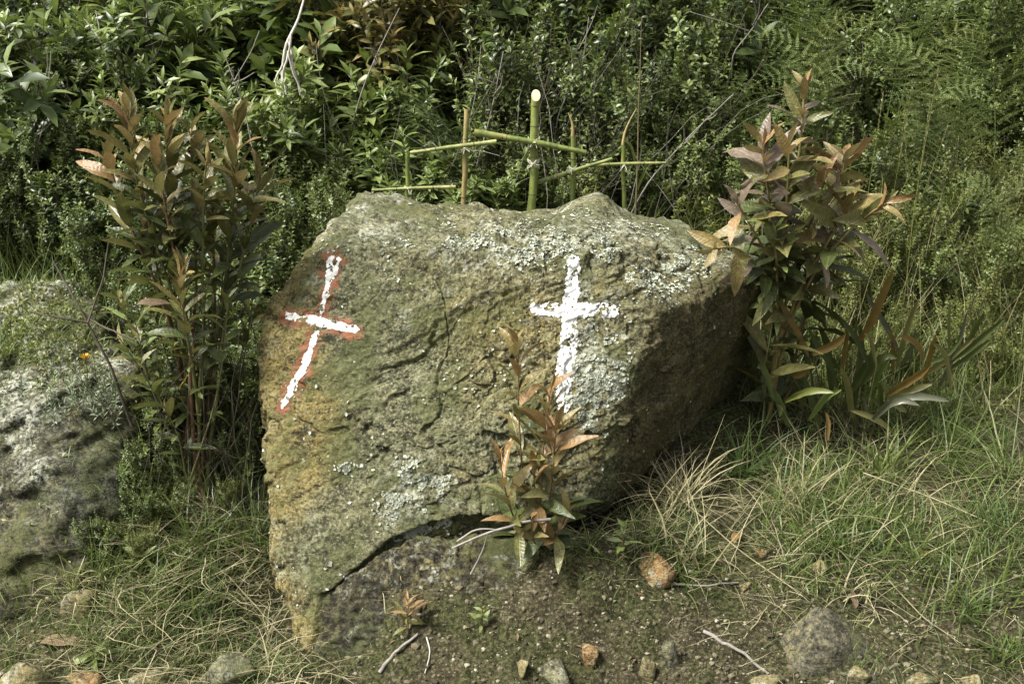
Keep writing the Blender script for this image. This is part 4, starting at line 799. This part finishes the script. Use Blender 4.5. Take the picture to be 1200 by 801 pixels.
# ------------------------------------------------------------------ stick crosses tied with string
def cane(root, name, p0, p1, r, mat, cutmat=None, nodes=3, taper=.9, bend=.006, seed=1):
    rg = np.random.default_rng(seed); p0, p1 = np.array(p0), np.array(p1); n = 26; t = np.linspace(0, 1, n); path = p0 + (p1 - p0) * t[:, None]; path += np.array([bend, 0, bend * .5]) * np.sin(math.pi * t)[:, None]; path += np.stack([fbm(np.stack([t * 5, 0 * t + seed, 0 * t], 1), 3, 5), fbm(np.stack([t * 5, 0 * t + seed, 0 * t + 9], 1), 3, 6), 0 * t], 1) * r * .55
    end = p1 - (p1 - p0) / np.linalg.norm(p1 - p0) * r * 1.6 if cutmat else p1
    path += (end - p1) * t[:, None]; rad = r * np.linspace(1, taper, n) * (1 + .05 * np.sin(t * nodes * 6.28 + 1)); off = np.array(root.location)
    o = obj(name, mesh_np(name, *tube(path - off, rad, 10), mat), root)
    d = (p1 - p0) / np.linalg.norm(p1 - p0)
    for k in range(nodes):
        i = int(n * (k + .6) / (nodes + .2)); seg = path[i] + d * np.linspace(-.002, .002, 3)[:, None]; obj('node_ring', mesh_np('node_ring', *tube(seg - off, rad[i] * np.array([1.03, 1.1, 1.03]), 10), M['node']), o)
    if cutmat:       # slanted pale cut end
        k = 16; an = np.linspace(0, 2 * math.pi, k, endpoint=False); rr = rad[-1] * 1.01; xy = np.stack([np.cos(an), np.sin(an), 0 * an], 1) * rr
        top = p1 + xy + np.array([0, 0, 1.]) * (np.sin(an) * rr * 1.25)[:, None]; low = p1 + xy - d * rr * 2.2; bm = bmesh.new()
        a = [bm.verts.new(v - off) for v in top]; b = [bm.verts.new(v - off) for v in low]
        for q in range(k): bm.faces.new((b[q], b[(q + 1) % k], a[(q + 1) % k], a[q]))
        me = bpy.data.meshes.new('cut_collar'); bm.to_mesh(me); bm.free(); me.materials.append(mat); obj('cut_collar', me, o)
        bm = bmesh.new(); bm.faces.new([bm.verts.new(v - off + np.array([0, -.0006, .0006])) for v in top]); me = bpy.data.meshes.new('cut_end'); bm.to_mesh(me); bm.free(); me.materials.append(M[cutmat]); obj('cut_end', me, o)
    return o
def binding(root, c, r, seed=1, tails=2):
    rg = np.random.default_rng(seed); off = np.array(root.location); mb = MB(); th = np.linspace(0, 6.28 * 4, 70)
    for tilt in (.8, -.8):
        h = np.stack([np.cos(th) * r * 1.25, np.sin(th) * r * 1.35, np.cos(th) * r * tilt + rg.normal(size=70) * r * .12 + np.linspace(-.3, .3, 70) * r], 1); mb.add(*tube(c + h - off, .0013, 4))
    for k in range(tails): mb.add(*tube(curve_pts(c + np.array([0, -r * 1.3, 0]), (rg.normal() * .8, -.4, -.3 + rg.normal() * .3), .022, 6, up=-.8, wob=.5, rg=rg) - off, .0014, 4))
    # knot
    mb.add(*tube(curve_pts(c + np.array([-r * .4, -r * 1.5, 0]), (1, -.2, .4), r * 1.0, 6, wob=.9, rg=rg) - off, .0022, 5))
    return obj('binding', mb.mesh('binding', M['string']), root)
def stick_cross(top, bot, a, b, Yd, r, rb, label, mats=('cane', 'cane'), cut=None, tie=None, nodes=3, dry_tip=None, seed=1, deep=.32):
    pt, pb = PA(*top, Yd), PA(*bot, Yd + .01); ext = pb + (pb - pt) / np.linalg.norm(pb - pt) * deep; e = empty('stick_cross', ext); prop(e, label, 'cross', 'stick crosses on the boulder')
    cane(e, 'upright', ext, pt, r, M[mats[0]], cut, nodes, .93, .004, seed); cane(e, 'crossbar', PA(*a, Yd - r - rb + .004), PA(*b, Yd - r - rb + .004), rb, M[mats[1]], None, 2, .72, .004, seed + 1)
    for i, c in enumerate(tie): binding(e, PA(*c, Yd - r * .4), r * 1.05, seed + 3 + i, 2)
    if dry_tip: obj('dry_tip', mesh_np('dry_tip', *tube(resample([PA(*q, Yd) for q in dry_tip], 8) - ext, np.linspace(r * .8, r * .15, 8), 6), M['cane_dry']), e)
    return e
stick_cross((628, 112), (622, 240), (557, 155), (687, 179), 4.16, .0165, .0125, 'tallest and thickest green stick cross with a pale slanted cut top', cut='cut', tie=[(626, 167), (625, 192)], nodes=5, seed=61)
stick_cross((547, 128), (542, 240), (582, 166), (481, 179), 4.13, .0105, .0085, 'thin stick cross with a dried brownish upright left of the thickest cross', ('cane_dry', 'cane_pale'), tie=[(545, 174)], nodes=3, seed=64)
stick_cross((671, 160), (671, 224), (626, 215), (718, 186), 4.2, .0105, .0088, 'small green stick cross with a steeply slanting crossbar', tie=[(671, 198)], nodes=3, seed=67, dry_tip=[(671, 160), (672, 148), (666, 132)])
stick_cross((730, 170), (730, 238), (686, 194), (780, 191), 4.22, .0088, .0068, 'small stick cross with a level crossbar and a brown withered tip', ('cane', 'cane_pale'), tie=[(731, 194)], nodes=2, seed=70, dry_tip=[(730, 170), (731, 158), (736, 145), (746, 127)])
stick_cross((478, 178), (477, 226), (534, 219), (436, 223), 4.1, .0085, .0065, 'shortest stick cross with its bar resting on the boulder top', ('cane', 'cane_pale'), tie=[(478, 221)], nodes=2, seed=73)
# tall single reed beside the crosses
M['reed'] = flat_mat('reed_skin', (.09, .075, .03), (.16, .13, .06), 30, .6, .2)
rp = [PA(744, 245, 4.3), PA(747, 190, 4.3), PA(748, 120, 4.3), PA(752, 20, 4.3)]; rd = empty('tall_reed', rp[0] - np.array([0, 0, .35])); prop(rd, 'single tall thin brown-green reed rising beside the crosses', 'reed')
stem(rd, [rp[0] - np.array([0, 0, .35])] + rp, .005, .0012, M['reed'], 20, 'stalk')
for k, t in enumerate((.2, .42)):
    o = strap(rd, rp[0] + np.array([0, 0, .05 + .1 * k]), rp[0] + np.array([.05 - .1 * k, -.02, .16 + .1 * k]), .012, 'lf_yellow'); o.name = 'blade'

# ------------------------------------------------------------------ dead twigs
def twig(px_pts, r0, r1, mat, label, name='dead_twig', side=(), group=None, cat='twig'):
    pp = [PA(*a) for a in px_pts]; e = empty(name, pp[0]); prop(e, label, cat, group); q = stem(e, pp, r0, r1, mat, 16, 'main_stem')
    for s in side:
        sp = [PA(*a) for a in s]; stem(e, sp, r0 * .6, r1 * .8, mat, 10, 'side_twig')
    return e
twig([(329, 118, 4.75), (332, 75, 4.72), (338, 48, 4.72), (350, 20, 4.75), (356, 0, 4.8)], .0085, .0045, M['bark_pale'], 'bleached dead branch hanging in the shrubs', side=[[(338, 48, 4.72), (345, 80, 4.7), (352, 112, 4.7)], [(332, 75, 4.72), (322, 95, 4.7), (325, 105, 4.7)], [(338, 60, 4.7), (331, 90, 4.68), (336, 112, 4.68)], [(341, 40, 4.7), (338, 70, 4.69), (347, 90, 4.69), (353, 108, 4.69)]])
twig([(128, 82, 4.9), (122, 55, 4.9), (112, 38, 4.9), (98, 22, 4.9)], .006, .002, M['bark_pale'], 'bare pale forked twig in the upper shrubs', side=[[(117, 45, 4.9), (116, 28, 4.9), (112, 12, 4.9)], [(119, 50, 4.9), (106, 34, 4.88)]])
bt = ground_at(150, 520)
twig([(155, 500, 3.4), (125, 420, 3.38), (95, 365, 3.4), (62, 305, 3.45)], .0055, .0025, M['bark'], 'dark bare branch leaning over the rock outcrop', side=[[(103, 378, 3.39), (70, 372, 3.36), (36, 366, 3.36)], [(103, 378, 3.39), (120, 330, 3.42), (128, 280, 3.45)], [(106, 375, 3.38), (140, 392, 3.34), (165, 400, 3.3)]])
twig([(530, 642, 2.97), (575, 622, 2.94), (610, 612, 2.94), (645, 608, 2.96)], .003, .0045, M['bark_grey'], 'grey forked twig lying across the foot of the copper-tipped sapling', side=[[(580, 620, 2.94), (560, 618, 2.95), (536, 634, 2.97)], [(572, 624, 2.94), (566, 645, 2.96), (552, 672, 2.98)]])
rgB = np.random.default_rng(123)
for px, py, Yb, tx, ty in ((30, 215, 4.55, 60, 60), (185, 120, 4.9, 160, 5), (300, 200, 4.5, 262, 60), (420, 120, 4.9, 468, 10), (560, 190, 4.7, 590, 60), (690, 180, 4.8, 780, 70), (760, 210, 4.6, 860, 110), (655, 130, 4.9, 690, 20), (860, 60, 5.0, 900, 5), (95, 130, 4.7, 20, 70)):
    side = []
    for k in range(4):
        f = rgB.uniform(.25, .8); a = (px + (tx - px) * f, py + (ty - py) * f); b = (a[0] + rgB.normal() * 26, a[1] - abs(rgB.normal()) * 26 - 6); side.append([(*a, Yb), ((a[0] + b[0]) / 2 + 3, (a[1] + b[1]) / 2, Yb - .03), (*b, Yb - .05)])
    twig([(px - (tx - px) * .3, py + 60, Yb + .1), (px, py, Yb), ((px + tx) / 2 + rgB.normal() * 8, (py + ty) / 2, Yb), (tx, ty, Yb)], .0045, .0018, M['bark_grey'] if rgB.random() < .6 else M['bark'], 'thin leafless branch poking out of the scrub', side=side, group='leafless branches in the scrub')
def ground_twig(pxs, r, mat, label, group=None):
    pp = [ground_at(*a) + np.array([0, 0, r * .8 + .003]) for a in pxs]; e = empty('fallen_twig', pp[0]); prop(e, label, 'twig', group); stem(e, pp, r, r * .6, mat, 14, 'main_stem'); return e
ground_twig([(786, 686), (820, 688), (865, 684)], .004, M['bark_grey'], 'long grey twig lying on soil right of the rust-orange stone')
ground_twig([(445, 790), (462, 768), (490, 745)], .006, M['bark_grey'], 'stout grey root lying on the ground below the copper seedling')
ground_twig([(824, 742), (860, 762), (900, 792)], .006, M['bark_grey'], 'weathered stick lying in the fine gravel')
ground_twig([(985, 790), (1010, 801)], .005, M['bark'], 'short dark stick at the edge of the gravel')
ground_twig([(500, 748), (505, 765), (498, 790)], .0025, M['bark_pale'], 'thin pale root on bare soil')
# bare wiry stems at the foot of the many-stemmed sapling
rgT = np.random.default_rng(77); tang = MB()
tx = rgT.uniform(-1.2, -.7, 170); ty = rgT.uniform(3.3, 3.95, 170); tz = H(tx, ty)
for k in range(170):
    b = np.array([tx[k], ty[k], tz[k]]); d = (rgT.normal() * .45, rgT.normal() * .4, 1)
    tang.add(*tube(curve_pts(b - np.array([0, 0, .02]), d, rgT.uniform(.2, .75), 7, up=rgT.uniform(-.8, .5), wob=.3, rg=rgT), np.linspace(.0022, .0008, 8), 3))
o = obj('wiry_undergrowth', tang.mesh('wiry_undergrowth', M['bark'])); prop(o, 'tangle of dark wiry stems between outcrop and boulder', 'undergrowth', kind='stuff')
# thin bare twigs behind the stick crosses
tang = MB()
for k in range(60):
    b = np.array([rgT.uniform(-.5, .75), rgT.uniform(4.6, 5.1), 0]); b[2] = H1(b[0], b[1])
    tang.add(*tube(curve_pts(b, (rgT.normal() * .6, -.3 + rgT.normal() * .4, 1), rgT.uniform(.4, .95), 9, up=rgT.uniform(-.6, .4), wob=.45, rg=rgT), np.linspace(.0024, .0008, 10), 3))
o = obj('bare_twigs', tang.mesh('bare_twigs', M['bark_grey'])); prop(o, 'thin bare grey twigs in the shade behind the stick crosses', 'twigs', kind='stuff')

# ------------------------------------------------------------------ grass
def blades(pos, L, w, tilt0, bend, heading, S=5, rg=rng, curlz=0.):
    n = len(pos); hd = np.stack([np.cos(heading), np.sin(heading), 0 * heading], 1); sd_ = np.stack([-np.sin(heading), np.cos(heading), 0 * heading], 1)
    p = pos.copy(); rows = [p.copy()]; hdc = heading.copy()
    for s in range(S):
        tl = tilt0 + bend * (s + .5) / S; hdc = hdc + rg.normal(size=n) * curlz; hd = np.stack([np.cos(hdc), np.sin(hdc), 0 * hdc], 1)
        p = p + (L / S)[:, None] * (np.sin(tl)[:, None] * hd + np.cos(tl)[:, None] * np.array([0, 0, 1.])); rows.append(p.copy())
    C = np.stack(rows, 1); tw = rg.uniform(-.9, .9, n); sdv = sd_ * np.cos(tw)[:, None] + np.stack([np.cos(heading), np.sin(heading), 0 * heading], 1) * np.sin(tw)[:, None]
    ww = np.array([.8, 1, .95, .8, .5, .08])[:S + 1] if S == 5 else np.linspace(1, .1, S + 1)
    off = sdv[:, None] * (w[:, None] * ww[None] / 2)[..., None]; VV = np.stack([C - off, C + off], 2).reshape(-1, 3)
    k = (S + 1) * 2; i = (np.arange(n)[:, None] * k + np.arange(S)[None] * 2); F = np.stack([i, i + 1, i + 3, i + 2], -1).reshape(-1, 4); return VV, F
def bare_mask(x, y):   # trodden bare soil in front of the boulder
    m = np.exp(-((x - .02) / .42) ** 2 - ((y - 2.86) / .2) ** 2) + .8 * np.exp(-((x - .75) / .28) ** 2 - ((y - 2.74) / .1) ** 2) + .6 * np.exp(-((x + .25) / .3) ** 2 - ((y - 2.85) / .2) ** 2)
    return m
rgG = np.random.default_rng(91)
def scatter(n, x0, x1, y0, y1, noise_scale=3, thr=-.1, bare=True, rg=rgG):
    x = rg.uniform(x0, x1, n); y = rg.uniform(y0, y1, n); keep = fbm(np.stack([x * noise_scale, y * noise_scale, 0 * x], 1), 3, 95) > thr + rg.normal(size=n) * .07
    if bare: keep &= rg.random(n) > bare_mask(x, y) * 1.15
    x, y = x[keep], y[keep]; return np.stack([x, y, H(x, y) - .005], 1)
def stuff(name, parts, mat, label, cat, parent=None):
    mb = MB()
    for p in parts: mb.add(*p)
    o = obj(name, mb.mesh(name, mat), parent); prop(o, label, cat, kind='stuff'); return o
def rb(p, Lr, wr, t=(.1, .8), b=(.2, 1.6), rg=rgG, curlz=.12, head=None):
    n = len(p); return blades(p, rg.uniform(*Lr, n), rg.uniform(*wr, n), rg.uniform(*t, n), rg.uniform(*b, n), rg.uniform(0, 6.283, n) if head is None else head + rg.normal(size=n) * .8, 5, rg, curlz)
stuff('short_grass', [rb(scatter(14000, -1.7, 1.9, 2.55, 3.6, noise_scale=4.2, thr=.12), (.025, .085), (.0012, .0028)), rb(scatter(8000, .35, 2.2, 3.1, 4.6, noise_scale=4.2, thr=.05), (.04, .13), (.0015, .003)), rb(scatter(2600, -1.2, -.6, 2.8, 3.7, thr=-.1), (.04, .13), (.0014, .003))], M['grass'], 'short mixed green and straw grass covering the ground', 'grass')
stuff('undergrowth_blades', [rb(scatter(700, -1.25, -.72, 3.2, 3.8, thr=-.3, bare=False), (.12, .38), (.0016, .0036), (0, .9), (.2, 1.5), curlz=.2)], M['lf_dark'], 'dark green blades tangled between outcrop and boulder', 'grass')
stuff('green_grass', [rb(scatter(6500, .45, 2.2, 3.0, 4.5, thr=.12, noise_scale=4.5), (.07, .24), (.0024, .0056), (.1, 1.2), (.3, 1.9), curlz=.15), rb(scatter(1500, -1.3, -.6, 2.85, 3.5, thr=.08), (.06, .2), (.0016, .0034), (.1, 1.2), (.3, 1.7), curlz=.18), rb(scatter(1500, -1.7, 1.9, 2.6, 3.1, thr=.1), (.04, .12), (.0016, .0034), (.1, 1.0), (.3, 1.6))], M['grass_green'], 'fresh green grass blades scattered over the ground', 'grass')
stuff('tall_grass', [rb(scatter(2600, .75, 2.6, 3.9, 5.3, thr=-.2, bare=False), (.15, .45), (.002, .0042), (.0, .35), (.1, 1.1)), rb(scatter(500, .5, .85, 4.25, 4.7, thr=-.9, bare=False), (.1, .3), (.002, .004), (0, .4), (.2, 1.2)), rb(scatter(500, -2.2, -1.4, 4.2, 4.6, thr=-.9, bare=False), (.15, .35), (.002, .004), (0, .4), (.2, 1.2))], M['grass_green'], 'tall loose green grass on the slope right of the boulder', 'grass')
stuff('dry_grass', [rb(scatter(2600, -1.7, 2.0, 2.6, 3.5, thr=-.2), (.06, .24), (.0014, .003), (1.0, 1.5), (-.1, .5), curlz=.28), rb(scatter(1900, .35, 2.1, 2.95, 4.0, noise_scale=4, thr=.0), (.1, .32), (.0016, .0032), (.4, 1.3), (.2, 1.5), curlz=.2), rb(scatter(1500, -1.25, -.55, 2.75, 3.5, thr=-.5), (.1, .28), (.0018, .0036), (.8, 1.5), (0, .6), curlz=.3),
                    rb(scatter(700, .75, 2.4, 4.0, 5.2, thr=-.6, bare=False), (.3, .65), (.0016, .003), (0, .5), (0, 1.2))], M['straw'], 'matted dry straw-coloured grass', 'grass')
stuff('rootlets', [rb(scatter(1500, -.7, 1.3, 2.6, 3.15, noise_scale=6, thr=.02, bare=False), (.02, .09), (.0012, .0026), (1.2, 1.55), (-.1, .35), curlz=.45)], M['straw'], 'fine pale rootlets and stem scraps on the bare soil', 'litter')
# moss and tiny herbs carpeting outcrop and ground
def carpet(verts, normals, w, n, size, mat, name, label, cat, parent, seed):
    rg = np.random.default_rng(seed); idx = rg.choice(len(verts), n, p=w / w.sum()); p = verts[idx]; nn = normals[idx] + rg.normal(size=(n, 3)) * .55; d = rg.normal(size=(n, 3)) * .8 + np.array([0, 0, .6]); fr = frames(d, nn)
    o = obj(name, mesh_np(name, *place(leaf_shape(2, .42, .3, .3), p, fr, size * rg.uniform(.5, 1.3, n)), mat), None); o['kind'] = 'stuff'
    if parent: o.parent = parent; o.matrix_parent_inverse = Matrix.Translation(-Vector(parent.location))
    else: prop(o, label, cat)
    return o
wm = np.clip(ON[:, 2] * .6 - ON[:, 1] * .4, 0, 1) * (.15 + smooth01(OV[:, 2], .5, .7)) * (fbm(OV * 5, 3, 17) > -.05)
carpet(OV, ON, wm + 1e-9, 8000, .016, M['lf_yellow'], 'moss_carpet', None, None, outc, 18)
gs = scatter(9000, -1.7, 2.0, 2.6, 3.7, 6, .05); nup = np.tile([0, 0, 1.], (len(gs), 1)); carpet(gs, nup, np.ones(len(gs)), 4200, .014, M['lf_mid'], 'ground_moss', 'tiny green moss and creeping leaves on the soil', 'moss', None, 19)
gs2 = scatter(9000, .9, 2.4, 3.9, 5.2, 5, -.3, False); carpet(gs2 + np.array([0, 0, .05]) * rgG.random((len(gs2), 1)), np.tile([0, 0, 1.], (len(gs2), 1)), np.ones(len(gs2)), 4500, .024, M['lf_yellow'], 'creeping_herbs', 'low yellow-green creeping herbs on the grassy slope', 'herbs', None, 20)
_ow = (.25 + smooth01(OV[:, 2], .5, .75) + 1.2 * smooth01(OV[:, 0], -1.5, -1.25)) * np.clip(ON[:, 2] + .3, 0, 1) * (fbm(OV * 6, 3, 171) > 0) + 1e-9; _i = rgG.choice(len(OV), 3200, p=_ow / _ow.sum())
o = stuff('outcrop_grass', [rb(OV[_i] - np.array([0, 0, .004]), (.02, .09), (.0014, .003), (.1, 1.3), (.3, 1.6), curlz=.2)], M['grass_green'], 'short yellow-green grass growing on the crown of the outcrop', 'grass')
# distinct grass tufts
def tuft(px, py, n, L, mat, label, seed, spread=.03, w=(.0022, .006), t=(.1, 1.1), b=(.4, 1.7), group=None, head=None):
    rg = np.random.default_rng(seed); g = ground_at(px, py); x = g[0] + rg.normal(size=n) * spread; y = g[1] + rg.normal(size=n) * spread * .7; pos = np.stack([x, y, H(x, y) - .006], 1) - g
    hd = rg.uniform(0, 6.283, n) if head is None else head + rg.normal(size=n) * .6
    v, f = blades(pos, L * rg.uniform(.5, 1.15, n), rg.uniform(*w, n), rg.uniform(*t, n), rg.uniform(*b, n), hd, 5, rg, .1); e = empty('grass_tuft', g); prop(e, label, 'grass', group); obj('blades', mesh_np('blades', v, f, mat), e); return e
TG = 'grass tufts on the ground'
for i, a in enumerate([(975, 640, 60, .22, 'grass_green', 'spreading green grass tuft above the broad pyramid-like stone'), (800, 590, 80, .3, 'straw', 'dry arching grass tuft against the dark boulder facet'), (870, 560, 70, .26, 'grass', 'arching grass tuft under the yellow-stemmed sapling'),
        (1040, 560, 80, .3, 'grass_green', 'thick green tuft below the strap leaves'), (1110, 540, 90, .36, 'grass_green', 'long-bladed green tuft with wide arching blades on the right slope'), (1180, 560, 90, .36, 'grass', 'straw-tinged arching tuft on the right slope'), (1160, 620, 70, .22, 'grass', 'low mixed tuft below the straw-tinged arching tuft'),
        (925, 590, 60, .22, 'straw', 'low dry tuft between boulder and strap leaves'), (235, 640, 60, .3, 'grass_green', 'upright green tuft beside the left boulder edge'), (150, 600, 50, .24, 'grass_green', 'bright green tuft at the edge of the outcrop'), (225, 720, 60, .2, 'grass', 'thin tuft in front of the slanted-cross side of the boulder'),
        (300, 640, 50, .2, 'grass', 'tuft squeezed against the left boulder edge'), (575, 690, 34, .15, 'straw', 'little dry tuft beside the copper-tipped sapling'), (395, 790, 14, .16, 'grass', 'few long blades at the tip of the boulder'), (1130, 720, 60, .14, 'grass', 'short mixed tuft near the small grey stone'), (1180, 770, 80, .12, 'grass_green', 'short green turf tuft at the gravel edge'),
        (690, 650, 24, .18, 'grass_green', 'slender dark tuft behind the broad green seedling'), (1000, 700, 30, .14, 'straw', 'sparse dry tuft on the broad pyramid-like stone side'), (60, 640, 30, .16, 'grass', 'sparse tuft at the foot of the outcrop'), (30, 700, 60, .17, 'grass', 'mixed green and dry tuft leaning on the outcrop foot'), (125, 665, 60, .2, 'grass_green', 'green tuft between the outcrop and the leaf rosette'), (85, 690, 50, .15, 'straw', 'dry tuft behind the brown angular stone'), (5, 680, 50, .18, 'grass_green', 'fresh green tuft hiding the low edge of the outcrop'), (800, 660, 40, .26, 'straw', 'limp pale tuft hanging towards the long grey twig')]):
    tuft(*a[:4], M[a[4]], a[5], 300 + i, group=TG)
# long pale stalks lying over the foreground
def stalk(px_pts, r, mat, label, lift=.01, group='long dry stalks'):
    pp = [ground_at(a[0], a[1]) + np.array([0, 0, (a[2] if len(a) > 2 else lift)]) for a in px_pts]; e = empty('dry_stalk', pp[0]); prop(e, label, 'stalk', group); stem(e, pp, r, r * .5, mat, 14, 'stalk'); return e
for a in [([(780, 590, .06), (860, 650, .03), (940, 705, .02)], 'long straw stalk slanting from the boulder to the pyramid-like stone'), ([(1010, 570, .05), (1100, 600, .04), (1190, 632, .02)], 'long straw stalk in the short grass below the green tuft'),
          ([(120, 760, .02), (200, 700, .05), (270, 670, .06)], 'straw stalk leaning towards the slanted-cross side of the boulder'), ([(270, 690, .04), (320, 740, .02), (365, 780, .01)], 'thin straw stalk near the tip of the boulder'), ([(920, 685, .03), (980, 690, .02), (1030, 676, .02)], 'pale stalk lying just above the broad pyramid-like stone'),
          ([(150, 790, .01), (180, 770, .03), (240, 720, .05)], 'bent straw stalk beside the flat grey stone'), ([(1040, 690, .03), (1080, 730, .02), (1130, 760, .01)], 'straw stalk near the small grey stone')]:
    stalk(a[0], .0022, M['straw'], a[1])
# seed-headed grass stalks on the slope
for i, (px, py, tx, ty) in enumerate([(1035, 330, 1070, 95), (1060, 340, 1100, 80), (1010, 330, 1035, 110), (1085, 330, 1060, 130), (1120, 380, 1190, 190), (1000, 300, 1000, 150), (1050, 320, 1110, 150), (1070, 330, 1090, 120)]):
    Yb = 4.45 + .03 * i; b = PA(px, py, Yb); x, y = b[0], b[1]; g = np.array([x, y, H1(x, y) - .02]); top = PA(tx, ty, Yb - .05); e = empty('seed_grass', g); prop(e, 'tall slender grass stalk with a narrow seed head on the right slope', 'grass', 'tall seed-headed grass stalks')
    mid = (g + top) / 2 + np.array([-.02, 0, .05]); q = stem(e, [g, mid, top], .0022, .0011, M['lf_yellow'], 16, 'stalk')
    hp = q[-5:]; n = 36; ts = np.linspace(.0, 1, n); pos, fr = leaf_frames(hp, ts, np.arange(n) * 2.4, np.full(n, .35), .1, rgG); v, f = place(leaf_shape(2, .3, .2, .1), pos - g, fr, np.full(n, .014)); obj('seed_head', mesh_np('seed_head', v, f, M['straw']), e)

# ------------------------------------------------------------------ small things: grey herb with flower, fallen leaves, gravel
rgH = np.random.default_rng(55)
def outcrop_top(px, py):
    bv = outcrop_top.b; o = Vector((0, 0, CAM_Z)); h = bv.ray_cast(o, (P(px, py, 3) - o).normalized()); return np.array(h[0]) if h[0] else ground_at(px, py)
_D, _Q, _T = sphere_dirs(220, np.linspace(0, 2 * math.pi, 320, endpoint=False)); outcrop_top.b = BVHTree.FromPolygons([tuple(v) for v in OV], [tuple(q) for q in _Q] + [tuple(t) for t in _T])
g = outcrop_top(100, 470); herb = empty('silver_herb', g); prop(herb, 'silvery grey-green herb on the outcrop bearing one yellow flower', 'herb')
sm, lm = MB(), MB()
for k in range(46):
    b = outcrop_top(100 + rgH.normal() * 24, 470 + rgH.normal() * 16) - np.array([0, 0, .01]); q = curve_pts(b, (rgH.normal() * .4, -.3 + rgH.normal() * .3, 1), rgH.uniform(.05, .11), 4, up=.3, wob=.2, rg=rgH); sm.add(*tube(q - g, .0012, 3)); n = 16
    pos, fr = leaf_frames(q, np.linspace(.1, 1, n), np.arange(n) * 2.4, np.interp(np.linspace(0, 1, n), [0, 1], [1.3, .4]), .12, rgH); lm.add(*place(leaf_shape(2, .22, .2, .2), pos - g, fr, np.full(n, .022)))
obj('stems', sm.mesh('stems', M['stem_green']), herb)['kind'] = 'stuff'; o = obj('foliage', lm.mesh('foliage', M['lf_grey']), herb); o['kind'] = 'stuff'
fl = PA(100, 421, g[1] - .08); q = stem(herb, [g, (g + fl) / 2 + np.array([.01, 0, .01]), fl], .0016, .0012, M['stem_green'], 8, 'flower_stalk'); n = 26; th = np.arange(n) * 2.4
pos = np.tile(fl - g, (n, 1)); d = np.stack([np.cos(th), np.sin(th), np.interp(np.arange(n), [0, n], [.5, 2.2])], 1); v, f = place(leaf_shape(2, .35, .2, .1), pos, frames(d, np.tile([0, 0, 1.], (n, 1)) + .01), np.full(n, .022)); obj('flower', mesh_np('flower', v, f, M['petal']), herb)
def fallen(p, size, mk, label, rot=0., tilt=.2, group=None, face=None):
    o = obj('fallen_leaf', leafmesh(mk, 3), None, p); o.scale = (size,) * 3; o.rotation_euler = (tilt, .2, rot) if face is None else face; prop(o, label, 'leaf', group); return o
fallen(PA(211, 457, 3.36), .062, 'lf_gold', 'golden yellow leaf caught in the stems of the many-stemmed sapling', -1.45, .9, face=(1.2, 0, -1.5))
fallen(ground_at(60, 757) + np.array([-.03, 0, .012]), .13, 'lf_dead', 'curled brown dead leaf lying behind the rounded tan stone', -1.6)
fallen(ground_at(110, 600) + np.array([0, -.02, .04]), .08, 'lf_dead', 'pale brown dead leaf at the edge of the outcrop', -1.2, .5)
fallen(ground_at(1078, 655) + np.array([0, 0, .012]), .05, 'lf_tan', 'small tan dead leaf in the short grass', -1.0)
fallen(ground_at(1002, 720) + np.array([0, 0, .02]), .06, 'lf_dead', 'brown leaf propped on the broad pyramid-like stone', .2, .9)
fallen(ground_at(866, 630) + np.array([0, 0, .015]), .09, 'lf_rust', 'narrow orange-brown leaf among limp grass', 2.8, .3)
fallen(PA(160, 357, 3.34), .1, 'lf_dead', 'brown leaf hanging beside the dark bare branch', 1.4, .3, face=(.2, .4, -1.4))
# litter and gravel nobody could count
n = 900; gp = scatter(n, -1.6, 1.9, 2.55, 3.6, 4, -.3, False); k = len(gp); d = np.stack([np.cos(rgG.uniform(0, 6.28, k)), np.sin(rgG.uniform(0, 6.28, k)), rgG.normal(size=k) * .3], 1); v, f = place(leaf_shape(2, .3, .4, .4), gp + np.array([0, 0, .006]), frames(d, np.tile([0, 0, 1.], (k, 1)) + rgG.normal(size=(k, 3)) * .4), rgG.uniform(.008, .03, k))
o = obj('leaf_litter', mesh_np('leaf_litter', v, f, M['lf_dead'])); prop(o, 'small dead leaf litter strewn over the soil', 'litter', kind='stuff')
def gravel(n, x0, x1, y0, y1, s0, s1, thr, name, label, seed):
    rg = np.random.default_rng(seed); p = scatter(n, x0, x1, y0, y1, 5, thr, False, rg); k = len(p); bm = bmesh.new(); bmesh.ops.create_icosphere(bm, subdivisions=1, radius=1); bv = np.array([v.co[:] for v in bm.verts]); bf = np.array([[v.index for v in f.verts] for f in bm.faces]); bm.free()
    s = s0 * (s1 / s0) ** (rg.random(k) ** 2.6); sc = s[:, None, None] * rg.uniform(.6, 1.2, (k, 1, 3)) * rg.uniform(.75, 1.2, (k, len(bv), 1)); th = rg.uniform(0, 6.28, k); c, s_ = np.cos(th), np.sin(th); q = bv[None] * sc; x = q[..., 0] * c[:, None] - q[..., 1] * s_[:, None]; y = q[..., 0] * s_[:, None] + q[..., 1] * c[:, None]
    VV = np.stack([x, y, q[..., 2] * .75], -1) + p[:, None] + np.array([0, 0, .004]); F = (bf[None] + (np.arange(k) * len(bv))[:, None, None]).reshape(-1, 3)
    o = obj(name, mesh_np(name, VV, F, M['pebble'], False)); prop(o, label, 'gravel', kind='stuff')
gravel(13000, -1.5, 1.7, 2.55, 3.3, .002, .0095, -.6, 'soil_crumbs', 'crumbly dark soil lumps and grit', 403)
gravel(1800, -.6, 1.3, 2.55, 3.05, .0025, .014, -.15, 'gravel', 'fine pale gravel and crumbs on the bare soil', 401)
gravel(900, .45, 1.2, 2.6, 2.85, .003, .015, -.5, 'coarse_gravel', 'coarse pale gravel below the broad pyramid-like stone', 402)
